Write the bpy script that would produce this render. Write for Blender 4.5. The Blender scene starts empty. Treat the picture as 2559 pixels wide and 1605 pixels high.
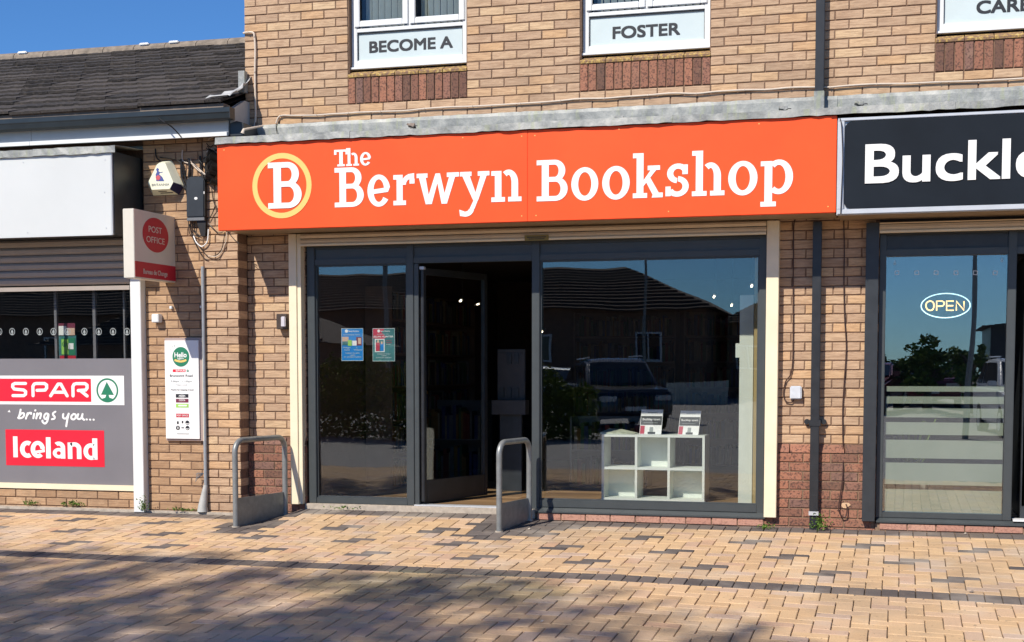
import bpy, bmesh, math, random
from mathutils import Vector, Matrix
random.seed(7)
S = bpy.context.scene
COL = S.collection
PI = math.pi
# ------------------------------------------------------------------ camera
CF, CX, CY = 3499.29, 1279.5, 1150.84            # focal length and optical axis in pixels of the 2559 x 1605 photograph
YAW, PIT, ROL = -.27003, -.06444, -.000394
CP = Vector((5.68873, -11.61306, 1.27514))
FW = Vector((math.sin(YAW)*math.cos(PIT), math.cos(YAW)*math.cos(PIT), math.sin(PIT)))
R0 = Vector((math.cos(YAW), -math.sin(YAW), 0)); U0 = R0.cross(FW)
RT = R0*math.cos(ROL)+U0*math.sin(ROL); UP = -R0*math.sin(ROL)+U0*math.cos(ROL)
cam = bpy.data.cameras.new('camera'); co = bpy.data.objects.new('camera', cam); COL.objects.link(co)
M = Matrix((RT, UP, -FW)).transposed().to_4x4(); M.translation = CP
co.matrix_world = M
cam.sensor_fit = 'HORIZONTAL'; cam.sensor_width = 36; cam.lens = CF/2559*36
cam.shift_x = 0; cam.shift_y = (CY-802.5)/2559
cam.clip_start = .05; cam.clip_end = 600
S.camera = co
# ------------------------------------------------------------------ light
SUNDIR = Vector((.42, 1, -1.04)).normalized()
sun = bpy.data.lights.new('sun', 'SUN'); so = bpy.data.objects.new('sun', sun); COL.objects.link(so)
so.rotation_euler = SUNDIR.to_track_quat('-Z', 'Y').to_euler()
sun.energy = 4.6; sun.angle = math.radians(.53); sun.color = (1, .93, .83)
W = bpy.data.worlds.new('World'); S.world = W; W.use_nodes = True
wn = W.node_tree.nodes; wl = W.node_tree.links
sky = wn.new('ShaderNodeTexSky'); sky.sky_type = 'NISHITA'; sky.sun_disc = False
sky.sun_elevation = math.asin(-SUNDIR.z); sky.sun_rotation = math.atan2(-SUNDIR.x, -SUNDIR.y)
sky.air_density = .9; sky.dust_density = 0.0; sky.ozone_density = 4.0; sky.altitude = 50
tint = wn.new('ShaderNodeMix'); tint.data_type = 'RGBA'; tint.blend_type = 'MULTIPLY'; tint.inputs[0].default_value = 1; tint.inputs[7].default_value = (.60, 1.0, 1.42, 1)
wl.new(sky.outputs[0], tint.inputs[6]); wl.new(tint.outputs[2], wn['Background'].inputs[0]); wn['Background'].inputs[1].default_value = .072
S.view_settings.view_transform = 'Standard'; S.view_settings.look = 'None'
S.view_settings.exposure = .35; S.view_settings.gamma = 1.0; S.view_settings.use_curve_mapping = False
S.render.engine = 'CYCLES'
S.cycles.caustics_reflective = False; S.cycles.caustics_refractive = False
S.cycles.transparent_max_bounces = 16

# ------------------------------------------------------------------ geometry helpers
def PX(x, y, Y):            # where a sight line of the survey photograph meets the vertical plane at depth Y -> (X, Z)
    d = FW*CF + RT*(x-CX) + UP*(CY-y); t = (Y-CP.y)/d.y
    p = CP + d*t
    return p.x, p.z
def inview(p, m=60):
    d = Vector(p)-CP; z = d.dot(FW)
    if z < .1: return None
    x = CX+CF*d.dot(RT)/z; y = CY-CF*d.dot(UP)/z
    return z if (-m < x < 2559+m and -m < y < 1605+m) else None
def ss(x, a, b):
    t = min(1, max(0, (x-a)/(b-a))); return t*t*(3-2*t)
def gz(X, Y):               # height of the pavement
    d = -Y
    b = -.010-.054*min(d, 5)+.010*min(45, max(0, d-6))-.0075*max(0, min(X, 7)-3.8)*min(max(d, 0), 3)
    b += .05*ss(X, .35, .6)*(1-ss(X, 2.45, 2.8))*max(0, 1-max(d, 0)/.85)
    return b
def tag(o, label=None, cat=None, group=None, kind=None):
    if label: o['label'] = label
    if cat: o['category'] = cat
    if group: o['group'] = group
    if kind: o['kind'] = kind
    return o
ORG = {}
def thing(name, label, cat, loc, group=None):
    o = bpy.data.objects.new(name, None); COL.objects.link(o); o.location = loc
    o.empty_display_size = .1
    ORG[o.name] = Vector(loc)
    return tag(o, label, cat, group)
class MB:
    def __init__(s): s.v = []; s.f = []; s.m = []; s.mats = []
    def mi(s, mat):
        if mat not in s.mats: s.mats.append(mat)
        return s.mats.index(mat)
    def add(s, vs, fs, mat=None):
        b = len(s.v); s.v += [tuple(v) for v in vs]; k = s.mi(mat) if mat else 0
        for f in fs: s.f.append(tuple(b+i for i in f)); s.m.append(k)
        return s
    def box(s, x0, x1, y0, y1, z0, z1, mat=None):
        if x0 > x1: x0, x1 = x1, x0
        if y0 > y1: y0, y1 = y1, y0
        if z0 > z1: z0, z1 = z1, z0
        v = [(x, y, z) for z in (z0, z1) for y in (y0, y1) for x in (x0, x1)]
        return s.add(v, [(0, 2, 3, 1), (4, 5, 7, 6), (0, 1, 5, 4), (2, 6, 7, 3), (0, 4, 6, 2), (1, 3, 7, 5)], mat)
    def cham(s, x0, x1, y0, y1, z0, z1, c=.004, mat=None, axis='y', jit=0):
        # box whose outward face (-y, or +z for axis z) is chamfered
        def j(): return random.uniform(-jit, jit) if jit else 0
        if axis == 'y':
            rect = lambda i, y: [(x0+i+j(), y, z0+i+j()), (x1-i+j(), y, z0+i+j()), (x1-i+j(), y, z1-i+j()), (x0+i+j(), y, z1-i+j())]
            v = rect(c, y0)+rect(0, y0+c)+rect(0, y1)
        else:
            rect = lambda i, z: [(x0+i+j(), y0+i+j(), z), (x1-i+j(), y0+i+j(), z), (x1-i+j(), y1-i+j(), z), (x0+i+j(), y1-i+j(), z)]
            v = rect(c, z1)+rect(0, z1-c)+rect(0, z0)
        f = [(0, 1, 2, 3)]
        for a in (0, 4):
            for k in range(4):
                f.append((a+k, a+4+k, a+4+(k+1) % 4, a+(k+1) % 4))
        return s.add(v, f, mat)
    def prism(s, pts, y0, y1, mat=None, ax='y'):       # polygon in XZ (ax y), YZ (ax x) or XY (ax z), extruded
        n = len(pts)
        if ax == 'y': v = [(p[0], y0, p[1]) for p in pts]+[(p[0], y1, p[1]) for p in pts]
        elif ax == 'x': v = [(y0, p[0], p[1]) for p in pts]+[(y1, p[0], p[1]) for p in pts]
        else: v = [(p[0], p[1], y0) for p in pts]+[(p[0], p[1], y1) for p in pts]
        f = [tuple(range(n)), tuple(range(2*n-1, n-1, -1))]+[(i, i+n, (i+1) % n+n, (i+1) % n) for i in range(n)]
        return s.add(v, f, mat)
    def tube(s, pts, r, n=8, mat=None, cap=True):
        pts = [Vector(p) for p in pts]; rings = []; up = None
        for i, p in enumerate(pts):
            d = ((pts[i+1]-p) if i == 0 else (p-pts[i-1]) if i == len(pts)-1 else (pts[i+1]-pts[i-1])).normalized()
            if up is None: up = d.cross(Vector((0, 0, 1)) if abs(d.z) < .9 else Vector((1, 0, 0))).normalized()
            up = (up-d*up.dot(d)).normalized(); w = d.cross(up)
            rr = r[i] if isinstance(r, (list, tuple)) else r
            rings.append([p+up*math.cos(2*PI*k/n)*rr+w*math.sin(2*PI*k/n)*rr for k in range(n)])
        v = [q for g in rings for q in g]; f = []
        for i in range(len(rings)-1):
            for k in range(n): f.append((i*n+k, i*n+(k+1) % n, (i+1)*n+(k+1) % n, (i+1)*n+k))
        if cap: f += [tuple(range(n-1, -1, -1)), tuple(range(len(v)-n, len(v)))]
        return s.add(v, f, mat)
    def build(s, name, mat=None, parent=None, smooth=False, bevel=0, loc=None):
        me = bpy.data.meshes.new(name)
        o = bpy.data.objects.new(name, me); COL.objects.link(o)
        org = Vector((0, 0, 0))
        if parent is not None:
            org = ORG[parent.name]; o.parent = parent
        else:
            if loc is None:
                xs = [v[0] for v in s.v]; ys = [v[1] for v in s.v]; zs = [v[2] for v in s.v]
                loc = ((min(xs)+max(xs))/2, (min(ys)+max(ys))/2, min(zs))
            org = Vector(loc); o.location = org
        ORG[o.name] = org
        me.from_pydata([(v[0]-org.x, v[1]-org.y, v[2]-org.z) for v in s.v], [], s.f)
        ms = s.mats if s.mats and s.mats != [None] else [mat]
        for m in ms: me.materials.append(m)
        if len(ms) > 1: me.polygons.foreach_set('material_index', s.m)
        bm = bmesh.new(); bm.from_mesh(me); bmesh.ops.recalc_face_normals(bm, faces=bm.faces)
        if bevel:
            es = [e for e in bm.edges if len(e.link_faces) == 2 and e.calc_face_angle(0) > .7]
            bmesh.ops.bevel(bm, geom=es, offset=bevel, segments=2, affect='EDGES', clamp_overlap=True)
        bm.to_mesh(me); bm.free()
        if smooth:
            me.polygons.foreach_set('use_smooth', [True]*len(me.polygons))
            try: me.set_sharp_from_angle(angle=math.radians(40))
            except Exception: pass
        return o

# ------------------------------------------------------------------ materials
MATS = {}
def nodes(name):
    m = bpy.data.materials.new(name); m.use_nodes = True; nt = m.node_tree
    return m, nt, nt.nodes['Principled BSDF']
def noise(nt, scale=(1, 1, 1), sc=5, det=4, rough=.6, off=None, src='pos'):
    if src == 'pos': g = nt.nodes.new('ShaderNodeNewGeometry').outputs['Position']
    else: g = nt.nodes.new('ShaderNodeTexCoord').outputs['Object']
    mp = nt.nodes.new('ShaderNodeMapping'); mp.inputs['Scale'].default_value = scale
    nt.links.new(g, mp.inputs[0])
    n = nt.nodes.new('ShaderNodeTexNoise'); n.inputs['Scale'].default_value = sc
    n.inputs['Detail'].default_value = det; n.inputs['Roughness'].default_value = rough
    nt.links.new(mp.outputs[0], n.inputs[0]); return n.outputs[0]
def ramp(nt, src, stops):
    r = nt.nodes.new('ShaderNodeValToRGB'); e = r.color_ramp.elements
    while len(e) > 1: e.remove(e[0])
    e[0].position = stops[0][0]; e[0].color = (*stops[0][1], 1)
    for p, c in stops[1:]:
        k = e.new(p); k.color = (*c, 1)
    nt.links.new(src, r.inputs[0]); return r.outputs[0]
def mixc(nt, fac, a, b, mode='MIX'):
    m = nt.nodes.new('ShaderNodeMix'); m.data_type = 'RGBA'; m.blend_type = mode
    for i, v in ((0, fac), (6, a), (7, b)):
        if isinstance(v, (int, float)): m.inputs[i].default_value = v
        elif isinstance(v, tuple): m.inputs[i].default_value = (*v, 1)
        else: nt.links.new(v, m.inputs[i])
    return m.outputs[2]
def mth(nt, op, a, b=0, c=None):
    m = nt.nodes.new('ShaderNodeMath'); m.operation = op
    for i, v in enumerate((a, b) if c is None else (a, b, c)):
        if isinstance(v, (int, float)): m.inputs[i].default_value = v
        else: nt.links.new(v, m.inputs[i])
    return m.outputs[0]
def bump(nt, p, h, dist=.003, strength=.6):
    b = nt.nodes.new('ShaderNodeBump'); b.inputs['Distance'].default_value = dist; b.inputs['Strength'].default_value = strength
    nt.links.new(h, b.inputs['Height']); nt.links.new(b.outputs[0], p.inputs['Normal'])
def plain(name, col, rough=.5, metal=0, var=.12, sc=14, bmp=0, spec=.5, scale=(1, 1, 1), coat=0):
    m, nt, p = nodes(name)
    n = noise(nt, scale, sc, 5)
    k = ramp(nt, n, [(.3, tuple(c*(1-var) for c in col)), (.7, tuple(min(1, c*(1+var)) for c in col))])
    nt.links.new(k, p.inputs['Base Color'])
    p.inputs['Roughness'].default_value = rough; p.inputs['Metallic'].default_value = metal
    p.inputs['Specular IOR Level'].default_value = spec; p.inputs['Coat Weight'].default_value = coat
    if bmp: bump(nt, p, n, bmp)
    MATS[name] = m; return m
def rnd(nt):
    a = nt.nodes.new('ShaderNodeObjectInfo').outputs['Random']
    b = nt.nodes.new('ShaderNodeNewGeometry').outputs['Random Per Island']
    return mth(nt, 'FRACT', mth(nt, 'ADD', a, b))
def brickmat(name, stops, streak=.42, spots=None, pale=.5, dirt=0):
    m, nt, p = nodes(name)
    r = rnd(nt)
    base = ramp(nt, r, stops)
    n1 = noise(nt, (7, 7, 75), 1, 4, .7)                # combed drag-face lines along the brick
    base = mixc(nt, mth(nt, 'MULTIPLY', ss_(nt, n1, .42, .62), streak), base, (.22, .12, .07), 'MIX')
    n2 = noise(nt, (9, 9, 20), 1, 5, .65)
    r2 = mth(nt, 'FRACT', mth(nt, 'MULTIPLY', r, 7.31))
    pf = mth(nt, 'MULTIPLY', ss_(nt, n2, .52, .68), mth(nt, 'MULTIPLY', r2, pale))
    base = mixc(nt, pf, base, (.72, .52, .33))
    if spots:
        n3 = noise(nt, (1, 1, 1), 60, 4, .7)
        base = mixc(nt, mth(nt, 'MULTIPLY', ss_(nt, n3, .5, .6), spots[1]), base, spots[0])
    n4 = noise(nt, (1, 1, 1), 1.6, 5, .7)
    base = mixc(nt, mth(nt, 'MULTIPLY', ss_(nt, n4, .45, .75), .28+dirt), base, (.18, .13, .09))
    nt.links.new(base, p.inputs['Base Color']); p.inputs['Roughness'].default_value = .88
    p.inputs['Specular IOR Level'].default_value = .25
    h = mth(nt, 'ADD', mth(nt, 'MULTIPLY', n1, .6), n2)
    bump(nt, p, h, .006, .7)
    return m
def ss_(nt, v, a, b):
    m = nt.nodes.new('ShaderNodeMapRange'); m.interpolation_type = 'SMOOTHSTEP'
    m.inputs['From Min'].default_value = a; m.inputs['From Max'].default_value = b
    nt.links.new(v, m.inputs[0]); return m.outputs[0]
M_BRICK = brickmat('buff_brick', [(0, (.43, .295, .195)), (.25, (.49, .335, .22)), (.5, (.55, .385, .245)), (.72, (.51, .35, .23)), (.88, (.58, .37, .205)), (1, (.62, .45, .28))])
M_BRICKL = brickmat('tan_brick', [(0, (.36, .225, .13)), (.4, (.42, .27, .16)), (.7, (.46, .29, .165)), (1, (.52, .34, .20))], dirt=.06)
M_BRICKR = brickmat('mottled_red_brick', [(0, (.14, .075, .055)), (.35, (.26, .12, .08)), (.7, (.36, .16, .10)), (1, (.19, .11, .09))], streak=.05, spots=((.05, .032, .03), .75), pale=.1)
M_SILLB = brickmat('pink_sill_brick', [(0, (.44, .22, .16)), (1, (.52, .29, .21))], streak=.05, spots=((.2, .1, .08), .5), pale=.2)
M_MORT = plain('dark_mortar', (.19, .115, .075), .95, var=.25, sc=40, bmp=.002)
M_MORT2 = plain('brown_mortar', (.23, .15, .095), .95, var=.25, sc=40, bmp=.002)
def pavermat(name, stops, lichen=True):
    m, nt, p = nodes(name)
    r = rnd(nt); base = ramp(nt, r, stops)
    n1 = noise(nt, (1, 1, 1), 120, 4, .7); n2 = noise(nt, (1, 1, 1), 7, 5, .7); n3 = noise(nt, (1, 1, 1), .9, 5, .6)
    base = mixc(nt, mth(nt, 'MULTIPLY', ss_(nt, n1, .35, .7), .22), base, (.16, .10, .065))
    base = mixc(nt, mth(nt, 'MULTIPLY', ss_(nt, n2, .5, .72), .30), base, (.30, .22, .16))
    if lichen:
        base = mixc(nt, mth(nt, 'MULTIPLY', ss_(nt, n3, .48, .66), .35), base, (.25, .20, .15))
        vm = nt.nodes.new('ShaderNodeVectorMath'); vm.operation = 'SUBTRACT'; vm.inputs[1].default_value = (2.72, -2.85, -.2)
        nt.links.new(nt.nodes.new('ShaderNodeNewGeometry').outputs['Position'], vm.inputs[0])
        v2 = nt.nodes.new('ShaderNodeVectorMath'); v2.operation = 'MULTIPLY'; v2.inputs[1].default_value = (.72, 1.45, 0); nt.links.new(vm.outputs[0], v2.inputs[0])
        v3 = nt.nodes.new('ShaderNodeVectorMath'); v3.operation = 'LENGTH'; nt.links.new(v2.outputs[0], v3.inputs[0])
        dd = mth(nt, 'ADD', v3.outputs['Value'], mth(nt, 'MULTIPLY', noise(nt, (1, 1, 1), 2.5, 4), .7))
        base = mixc(nt, mth(nt, 'MULTIPLY', mth(nt, 'SUBTRACT', 1, ss_(nt, dd, .85, 1.3)), .5), base, (.17, .18, .10))
    nt.links.new(base, p.inputs['Base Color']); p.inputs['Roughness'].default_value = .85
    p.inputs['Specular IOR Level'].default_value = .3
    n5 = noise(nt, (1, 1, 1), 26, 2, .5)
    base = mixc(nt, mth(nt, 'MULTIPLY', ss_(nt, n5, .68, .72), .55), base, (.10, .08, .06))
    n6 = noise(nt, (1, 1, 1), 1.9, 3, .5); base = mixc(nt, mth(nt, 'MULTIPLY', ss_(nt, n6, .5, .7), .25), base, (.62, .55, .46))
    nt.links.new(base, p.inputs['Base Color'])
    bump(nt, p, mth(nt, 'ADD', n1, mth(nt, 'MULTIPLY', n2, 2)), .0025, .7)
    return m
M_PAVE = pavermat('buff_paver', [(0, (.54, .355, .195)), (.3, (.60, .405, .225)), (.6, (.67, .455, .25)), (.84, (.60, .41, .26)), (.93, (.51, .375, .28)), (1, (.58, .355, .21))])
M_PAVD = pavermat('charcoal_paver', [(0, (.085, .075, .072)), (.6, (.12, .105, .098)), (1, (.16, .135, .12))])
M_PAVG = plain('mossy_joint_sand', (.12, .085, .055), .95, var=.4, sc=60, bmp=.002)
M_CONC = plain('pale_concrete', (.42, .36, .29), .9, var=.25, sc=18, bmp=.002)
M_TAR = plain('asphalt', (.06, .06, .062), .9, var=.25, sc=60, bmp=.003)
M_ORG = plain('orange_sign_face', (.90, .088, .016), .5, var=.07, sc=1.7, spec=.3, bmp=.004)
M_WHT = plain('white_vinyl', (.82, .82, .80), .45, var=.02)
M_YEL = plain('yellow_vinyl', (.93, .55, .16), .45, var=.02)
M_UPVC = plain('white_upvc', (.74, .75, .74), .35, var=.05, sc=6)
M_PANEL = plain('frosted_panel', (.55, .63, .63), .3, var=.04, sc=4)
M_BLK = plain('black_lettering', (.012, .014, .018), .5, var=.1)
M_CREAM = plain('cream_powder_coat', (.80, .70, .50), .45, var=.06, sc=5)
M_CREAMD = plain('cream_slat', (.62, .50, .35), .45, var=.08, sc=7)
M_SOFT = plain('shaded_sign_housing', (.30, .22, .14), .6, var=.1)  # cream soffit browned in its base colour for the shade under the signs
M_GREY = plain('slate_grey_frame', (.052, .060, .062), .38, var=.08, sc=8)
M_DARKM = plain('dark_grey_metal', (.028, .032, .036), .4, var=.2, sc=9)
M_PIPE = plain('black_pipe', (.022, .023, .025), .38, var=.25, sc=9)
M_SIGNB = plain('charcoal_sign_face', (.010, .014, .020), .5, var=.2, sc=2, spec=.15)
M_ALU = plain('silver_trim', (.56, .58, .60), .4, metal=.25, var=.06, sc=8)
M_STEEL = plain('galvanised_steel', (.26, .27, .26), .45, metal=.45, var=.16, sc=16, bmp=.0004)
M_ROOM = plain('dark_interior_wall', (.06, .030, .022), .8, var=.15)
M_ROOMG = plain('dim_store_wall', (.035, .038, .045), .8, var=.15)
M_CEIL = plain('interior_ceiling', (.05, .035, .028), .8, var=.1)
M_WOOD = plain('oak_laminate', (.30, .19, .10), .4, var=.3, sc=3, scale=(2, 14, 1))
M_SHELFW = plain('white_laminate', (.72, .76, .70), .45, var=.03)
M_PLAS = plain('white_plaster', (.62, .66, .58), .7, var=.04)
M_OCHRE = plain('ochre_plaster', (.40, .30, .13), .7, var=.05)
M_RED = plain('red_vinyl', (.72, .012, .035), .4, var=.03, sc=3)
M_FILM = plain('grey_window_film', (.175, .168, .182), .45, var=.05, sc=3)
M_GREEN = plain('green_vinyl', (.02, .19, .10), .4, var=.03)
M_SIGNW = plain('white_blank_panel', (.61, .63, .62), .4, var=.03, sc=1.5)
M_POW = plain('warm_white_sign', (.66, .62, .53), .45, var=.05, sc=4)
M_POR = plain('post_red', (.50, .015, .035), .45, var=.05)
M_BROWNB = plain('mauve_back_board', (.36, .27, .24), .5, var=.05)
M_CAB = plain('black_cable', (.012, .011, .011), .5, var=.2)
M_CABW = plain('white_cable', (.62, .52, .42), .5, var=.1)
M_CABB = plain('brown_cable', (.05, .022, .016), .5, var=.1)
M_ALARM = plain('cream_alarm_plastic', (.80, .80, .62), .4, var=.03)
M_NAVY = plain('navy_plastic', (.012, .014, .06), .4, var=.1)
M_SKIN = plain('pale_print', (.6, .4, .3), .6, var=.1)
M_BLUE = plain('blue_poster', (.01, .22, .60), .4, var=.06, sc=10)
M_TEAL = plain('teal_poster', (.05, .18, .19), .4, var=.25, sc=9)
M_CRIM = plain('crimson_poster', (.50, .05, .09), .4, var=.15, sc=9)
M_LIME = plain('lime_print', (.30, .58, .10), .5, var=.1)
M_MAROON = plain('maroon_print', (.16, .02, .05), .5, var=.1)
M_BLIND = plain('blind_fabric', (.42, .46, .42), .7, var=.06)
M_UND = plain('brown_underlay', (.19, .15, .12), .8, var=.2, sc=12)
M_GUT = plain('dark_blue_grey_gutter', (.018, .026, .032), .35, var=.15, sc=7)
M_FASC = plain('shaded_white_fascia', (.42, .43, .43), .4, var=.06, sc=5)  # white board greyed in its base colour for the gutter's shade
M_SOFF = plain('brown_soffit', (.035, .026, .022), .6, var=.1)
M_SLATE2 = plain('shutter_slat_taupe', (.36, .31, .27), .45, var=.06, sc=6)
def leadmat():
    m, nt, p = nodes('weathered_lead')
    a = noise(nt, (1, 1, 1), 5, 6, .7); b = noise(nt, (22, 22, 3), 1, 4, .6)
    c = ramp(nt, a, [(.32, (.15, .16, .16)), (.5, (.27, .28, .27)), (.68, (.42, .42, .39))])
    c = mixc(nt, mth(nt, 'MULTIPLY', ss_(nt, b, .52, .66), .45), c, (.30, .33, .20))
    nt.links.new(c, p.inputs['Base Color']); p.inputs['Roughness'].default_value = .6; p.inputs['Metallic'].default_value = .15
    bump(nt, p, a, .012, .8); return m
M_LEAD = leadmat()
def tilemat():
    m, nt, p = nodes('weathered_roof_tile')
    r = rnd(nt)
    c = ramp(nt, r, [(0, (.026, .023, .022)), (.5, (.044, .038, .035)), (1, (.066, .056, .05))])
    a = noise(nt, (1, 1, 1), 22, 6, .75)
    c = mixc(nt, mth(nt, 'MULTIPLY', ss_(nt, a, .48, .7), .5), c, (.15, .12, .095))
    nt.links.new(c, p.inputs['Base Color']); p.inputs['Roughness'].default_value = .9
    bump(nt, p, a, .01, .8); return m
M_TILE = tilemat()
def sillmat():
    m, nt, p = nodes('lichened_sill_tile')
    a = noise(nt, (1, 1, 1), 38, 5, .7)
    c = ramp(nt, a, [(.42, (.19, .11, .075)), (.52, (.30, .19, .08)), (.58, (.50, .33, .07)), (.68, (.45, .40, .30))])
    nt.links.new(c, p.inputs['Base Color']); p.inputs['Roughness'].default_value = .9; bump(nt, p, a, .004); return m
M_LICH = sillmat()
def glassmat(name, tint=(.975, .99, .98), boost=2.0, rough=0.0):
    m = bpy.data.materials.new(name); m.use_nodes = True; nt = m.node_tree
    for n in list(nt.nodes): nt.nodes.remove(n)
    out = nt.nodes.new('ShaderNodeOutputMaterial'); mx = nt.nodes.new('ShaderNodeMixShader')
    tr = nt.nodes.new('ShaderNodeBsdfTransparent'); tr.inputs[0].default_value = (*tint, 1)
    gl = nt.nodes.new('ShaderNodeBsdfGlossy'); gl.inputs['Roughness'].default_value = rough
    fr = nt.nodes.new('ShaderNodeFresnel')
    bk = nt.nodes.new('ShaderNodeNewGeometry').outputs['Backfacing']; nt.links.new(mth(nt, 'MULTIPLY_ADD', bk, 1/1.5-1.5, 1.5), fr.inputs[0])
    f = mth(nt, 'MULTIPLY', fr.outputs[0], boost)
    bp = nt.nodes.new('ShaderNodeBump'); bp.inputs['Distance'].default_value = .0045; bp.inputs['Strength'].default_value = .35
    nt.links.new(noise(nt, (1, 1, 1), 1.3, 1, .4), bp.inputs['Height']); nt.links.new(bp.outputs[0], gl.inputs['Normal'])
    nt.links.new(f, mx.inputs[0]); nt.links.new(tr.outputs[0], mx.inputs[1]); nt.links.new(gl.outputs[0], mx.inputs[2])
    nt.links.new(mx.outputs[0], out.inputs[0]); return m
M_GLASS = glassmat('shop_window_glass', boost=2.6)
M_GLASSB = glassmat('neighbour_window_glass', boost=4.8)
M_GLASSU = glassmat('upper_window_glass', boost=1.0)
M_CARGL = plain('car_glass', (.02, .025, .03), .04, var=.05)
def filmmat():
    m = bpy.data.materials.new('frosted_band_film'); m.use_nodes = True; nt = m.node_tree
    p = nt.nodes['Principled BSDF']; p.inputs['Base Color'].default_value = (.42, .48, .38, 1); p.inputs['Roughness'].default_value = .5
    n = noise(nt, (1, 1, 1), 3, 3)
    k = ramp(nt, n, [(.3, (.40, .47, .36)), (.7, (.48, .54, .43))]); nt.links.new(k, p.inputs['Base Color'])
    tr = nt.nodes.new('ShaderNodeBsdfTransparent'); mx = nt.nodes.new('ShaderNodeMixShader'); mx.inputs[0].default_value = .84
    nt.links.new(tr.outputs[0], mx.inputs[1]); nt.links.new(p.outputs[0], mx.inputs[2])
    nt.links.new(mx.outputs[0], nt.nodes['Material Output'].inputs[0]); return m
M_FROST = filmmat()
def emis(name, col, st):
    m, nt, p = nodes(name); p.inputs['Base Color'].default_value = (*col, 1)
    p.inputs['Emission Color'].default_value = (*col, 1); p.inputs['Emission Strength'].default_value = st; return m
M_NEONO = emis('amber_neon', (1, .62, .18), 2.2); M_NEONW = emis('white_neon', (.62, .9, .95), 1.5)
M_LAMP = emis('warm_bulb', (1, .85, .6), 9)
def leafmat(name, a, b):
    m, nt, p = nodes(name); r = rnd(nt)
    c = ramp(nt, r, [(0, a), (1, b)]); nt.links.new(c, p.inputs['Base Color'])
    p.inputs['Roughness'].default_value = .85; p.inputs['Specular IOR Level'].default_value = .12
    return m
M_LEAF = leafmat('green_leaf', (.045, .09, .018), (.13, .19, .03))
M_HEDGE = leafmat('hedge_leaf', (.07, .11, .015), (.20, .24, .03))
M_WEED = leafmat('weed_leaf', (.06, .12, .02), (.16, .24, .05))
M_BARK = plain('bark', (.10, .075, .055), .9, var=.3, sc=20, bmp=.01)

# ------------------------------------------------------------------ lettering helpers
def text(name, s, x0, x1, z0, z1, Y, mat, parent, bold=0, depth=.003, face='y', fit='cap', label=None):
    cu = bpy.data.curves.new('t', 'FONT'); cu.body = s; cu.size = 1; cu.extrude = .01; cu.resolution_u = 5
    o = bpy.data.objects.new('t', cu); COL.objects.link(o)
    dg = bpy.context.evaluated_depsgraph_get(); me = bpy.data.meshes.new_from_object(o.evaluated_get(dg))
    vs = [v.co.copy() for v in me.vertices]; fs = [tuple(p.vertices) for p in me.polygons]
    bpy.data.objects.remove(o); bpy.data.curves.remove(cu); bpy.data.meshes.remove(me)
    a, b = min(v.x for v in vs), max(v.x for v in vs)
    c, d = (0, .729) if fit == 'cap' else (min(v.y for v in vs), max(v.y for v in vs))
    mb = MB()
    offs = [(0, 0)] if not bold else [(0, 0), (bold, 0), (-bold, 0), (0, bold), (0, -bold), (bold, bold), (-bold, bold), (bold, -bold), (-bold, -bold)]
    for k, (ox, oz) in enumerate(offs):
      out = []
      for v in vs:
        u = x0+(v.x-a)/(b-a)*(x1-x0)+ox*(z1-z0); w = z0+(v.y-c)/(d-c)*(z1-z0)+oz*(z1-z0); t = -depth/2-(v.z if v.z < 0 else v.z)/.01*depth/2-k*.00005*(1 if v.z > 0 else -1)
        out.append((u, Y+t, w) if face == 'y' else (Y-t, u, w))
      mb.add(out, fs)
    return mb.build(name, mat, parent)
class Sh:                    # flat lettering out of strokes and arcs; every stroke is its own thin slab
    def __init__(s, fx, fz, Y, t=.004, face='y'): s.mb = MB(); s.fx = fx; s.fz = fz; s.Y = Y; s.t = t; s.k = 0; s.face = face
    def poly(s, pts):
        s.k += 1; y = s.Y-s.t-(s.k % 30)*.00004
        q = [(s.fx(p[0]), s.fz(p[1])) for p in pts]
        if s.face == 'y': s.mb.prism(q, y, s.Y)
        else: s.mb.prism(q, 2*s.Y-y, s.Y, ax='x')
        return s
    def rect(s, a, b, c, d): return s.poly([(a, c), (b, c), (b, d), (a, d)])
    def arc(s, cx, cy, rx, ry, a0, a1, wx, wy=None, n=18):
        wy = wx if wy is None else wy
        A = [math.radians(a0+(a1-a0)*i/n) for i in range(n+1)]
        for i in range(n):
            p, q = A[i], A[i+1]
            s.k -= 1
            s.poly([(cx+rx*math.cos(p), cy+ry*math.sin(p)), (cx+rx*math.cos(q), cy+ry*math.sin(q)),
                    (cx+(rx-wx)*math.cos(q), cy+(ry-wy)*math.sin(q)), (cx+(rx-wx)*math.cos(p), cy+(ry-wy)*math.sin(p))])
        s.k += 1
        return s
    def disc(s, cx, cy, rx, ry=None, n=28):
        ry = ry or rx
        return s.poly([(cx+rx*math.cos(2*PI*i/n), cy+ry*math.sin(2*PI*i/n)) for i in range(n)])
    def line(s, pts, w, rnd=True, asp=1):
        for i in range(len(pts)-1):
            a, b = Vector(pts[i]), Vector(pts[i+1]); d = (b-a)
            if d.length < 1e-6: continue
            n = Vector((-d.y, d.x)).normalized()*w/2; n.x *= asp
            s.poly([a-n, b-n, b+n, a+n])
        if rnd:
            for p in pts: s.disc(p[0], p[1], w/2*asp, w/2, 12)
        return s
    def build(s, name, mat, parent): return s.mb.build(name, mat, parent)
def curve(pts, n=6):         # smooth polyline through points (Catmull-Rom)
    P = [pts[0]]+list(pts)+[pts[-1]]; out = []
    for i in range(1, len(P)-2):
        for k in range(n):
            t = k/n; q = []
            for j in range(len(pts[0])):
                a, b, c, d = P[i-1][j], P[i][j], P[i+1][j], P[i+2][j]
                q.append(.5*(2*b+(c-a)*t+(2*a-5*b+4*c-d)*t*t+(3*b-a-3*c+d)*t*t*t))
            out.append(tuple(q))
    out.append(tuple(pts[-1])); return out
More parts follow.
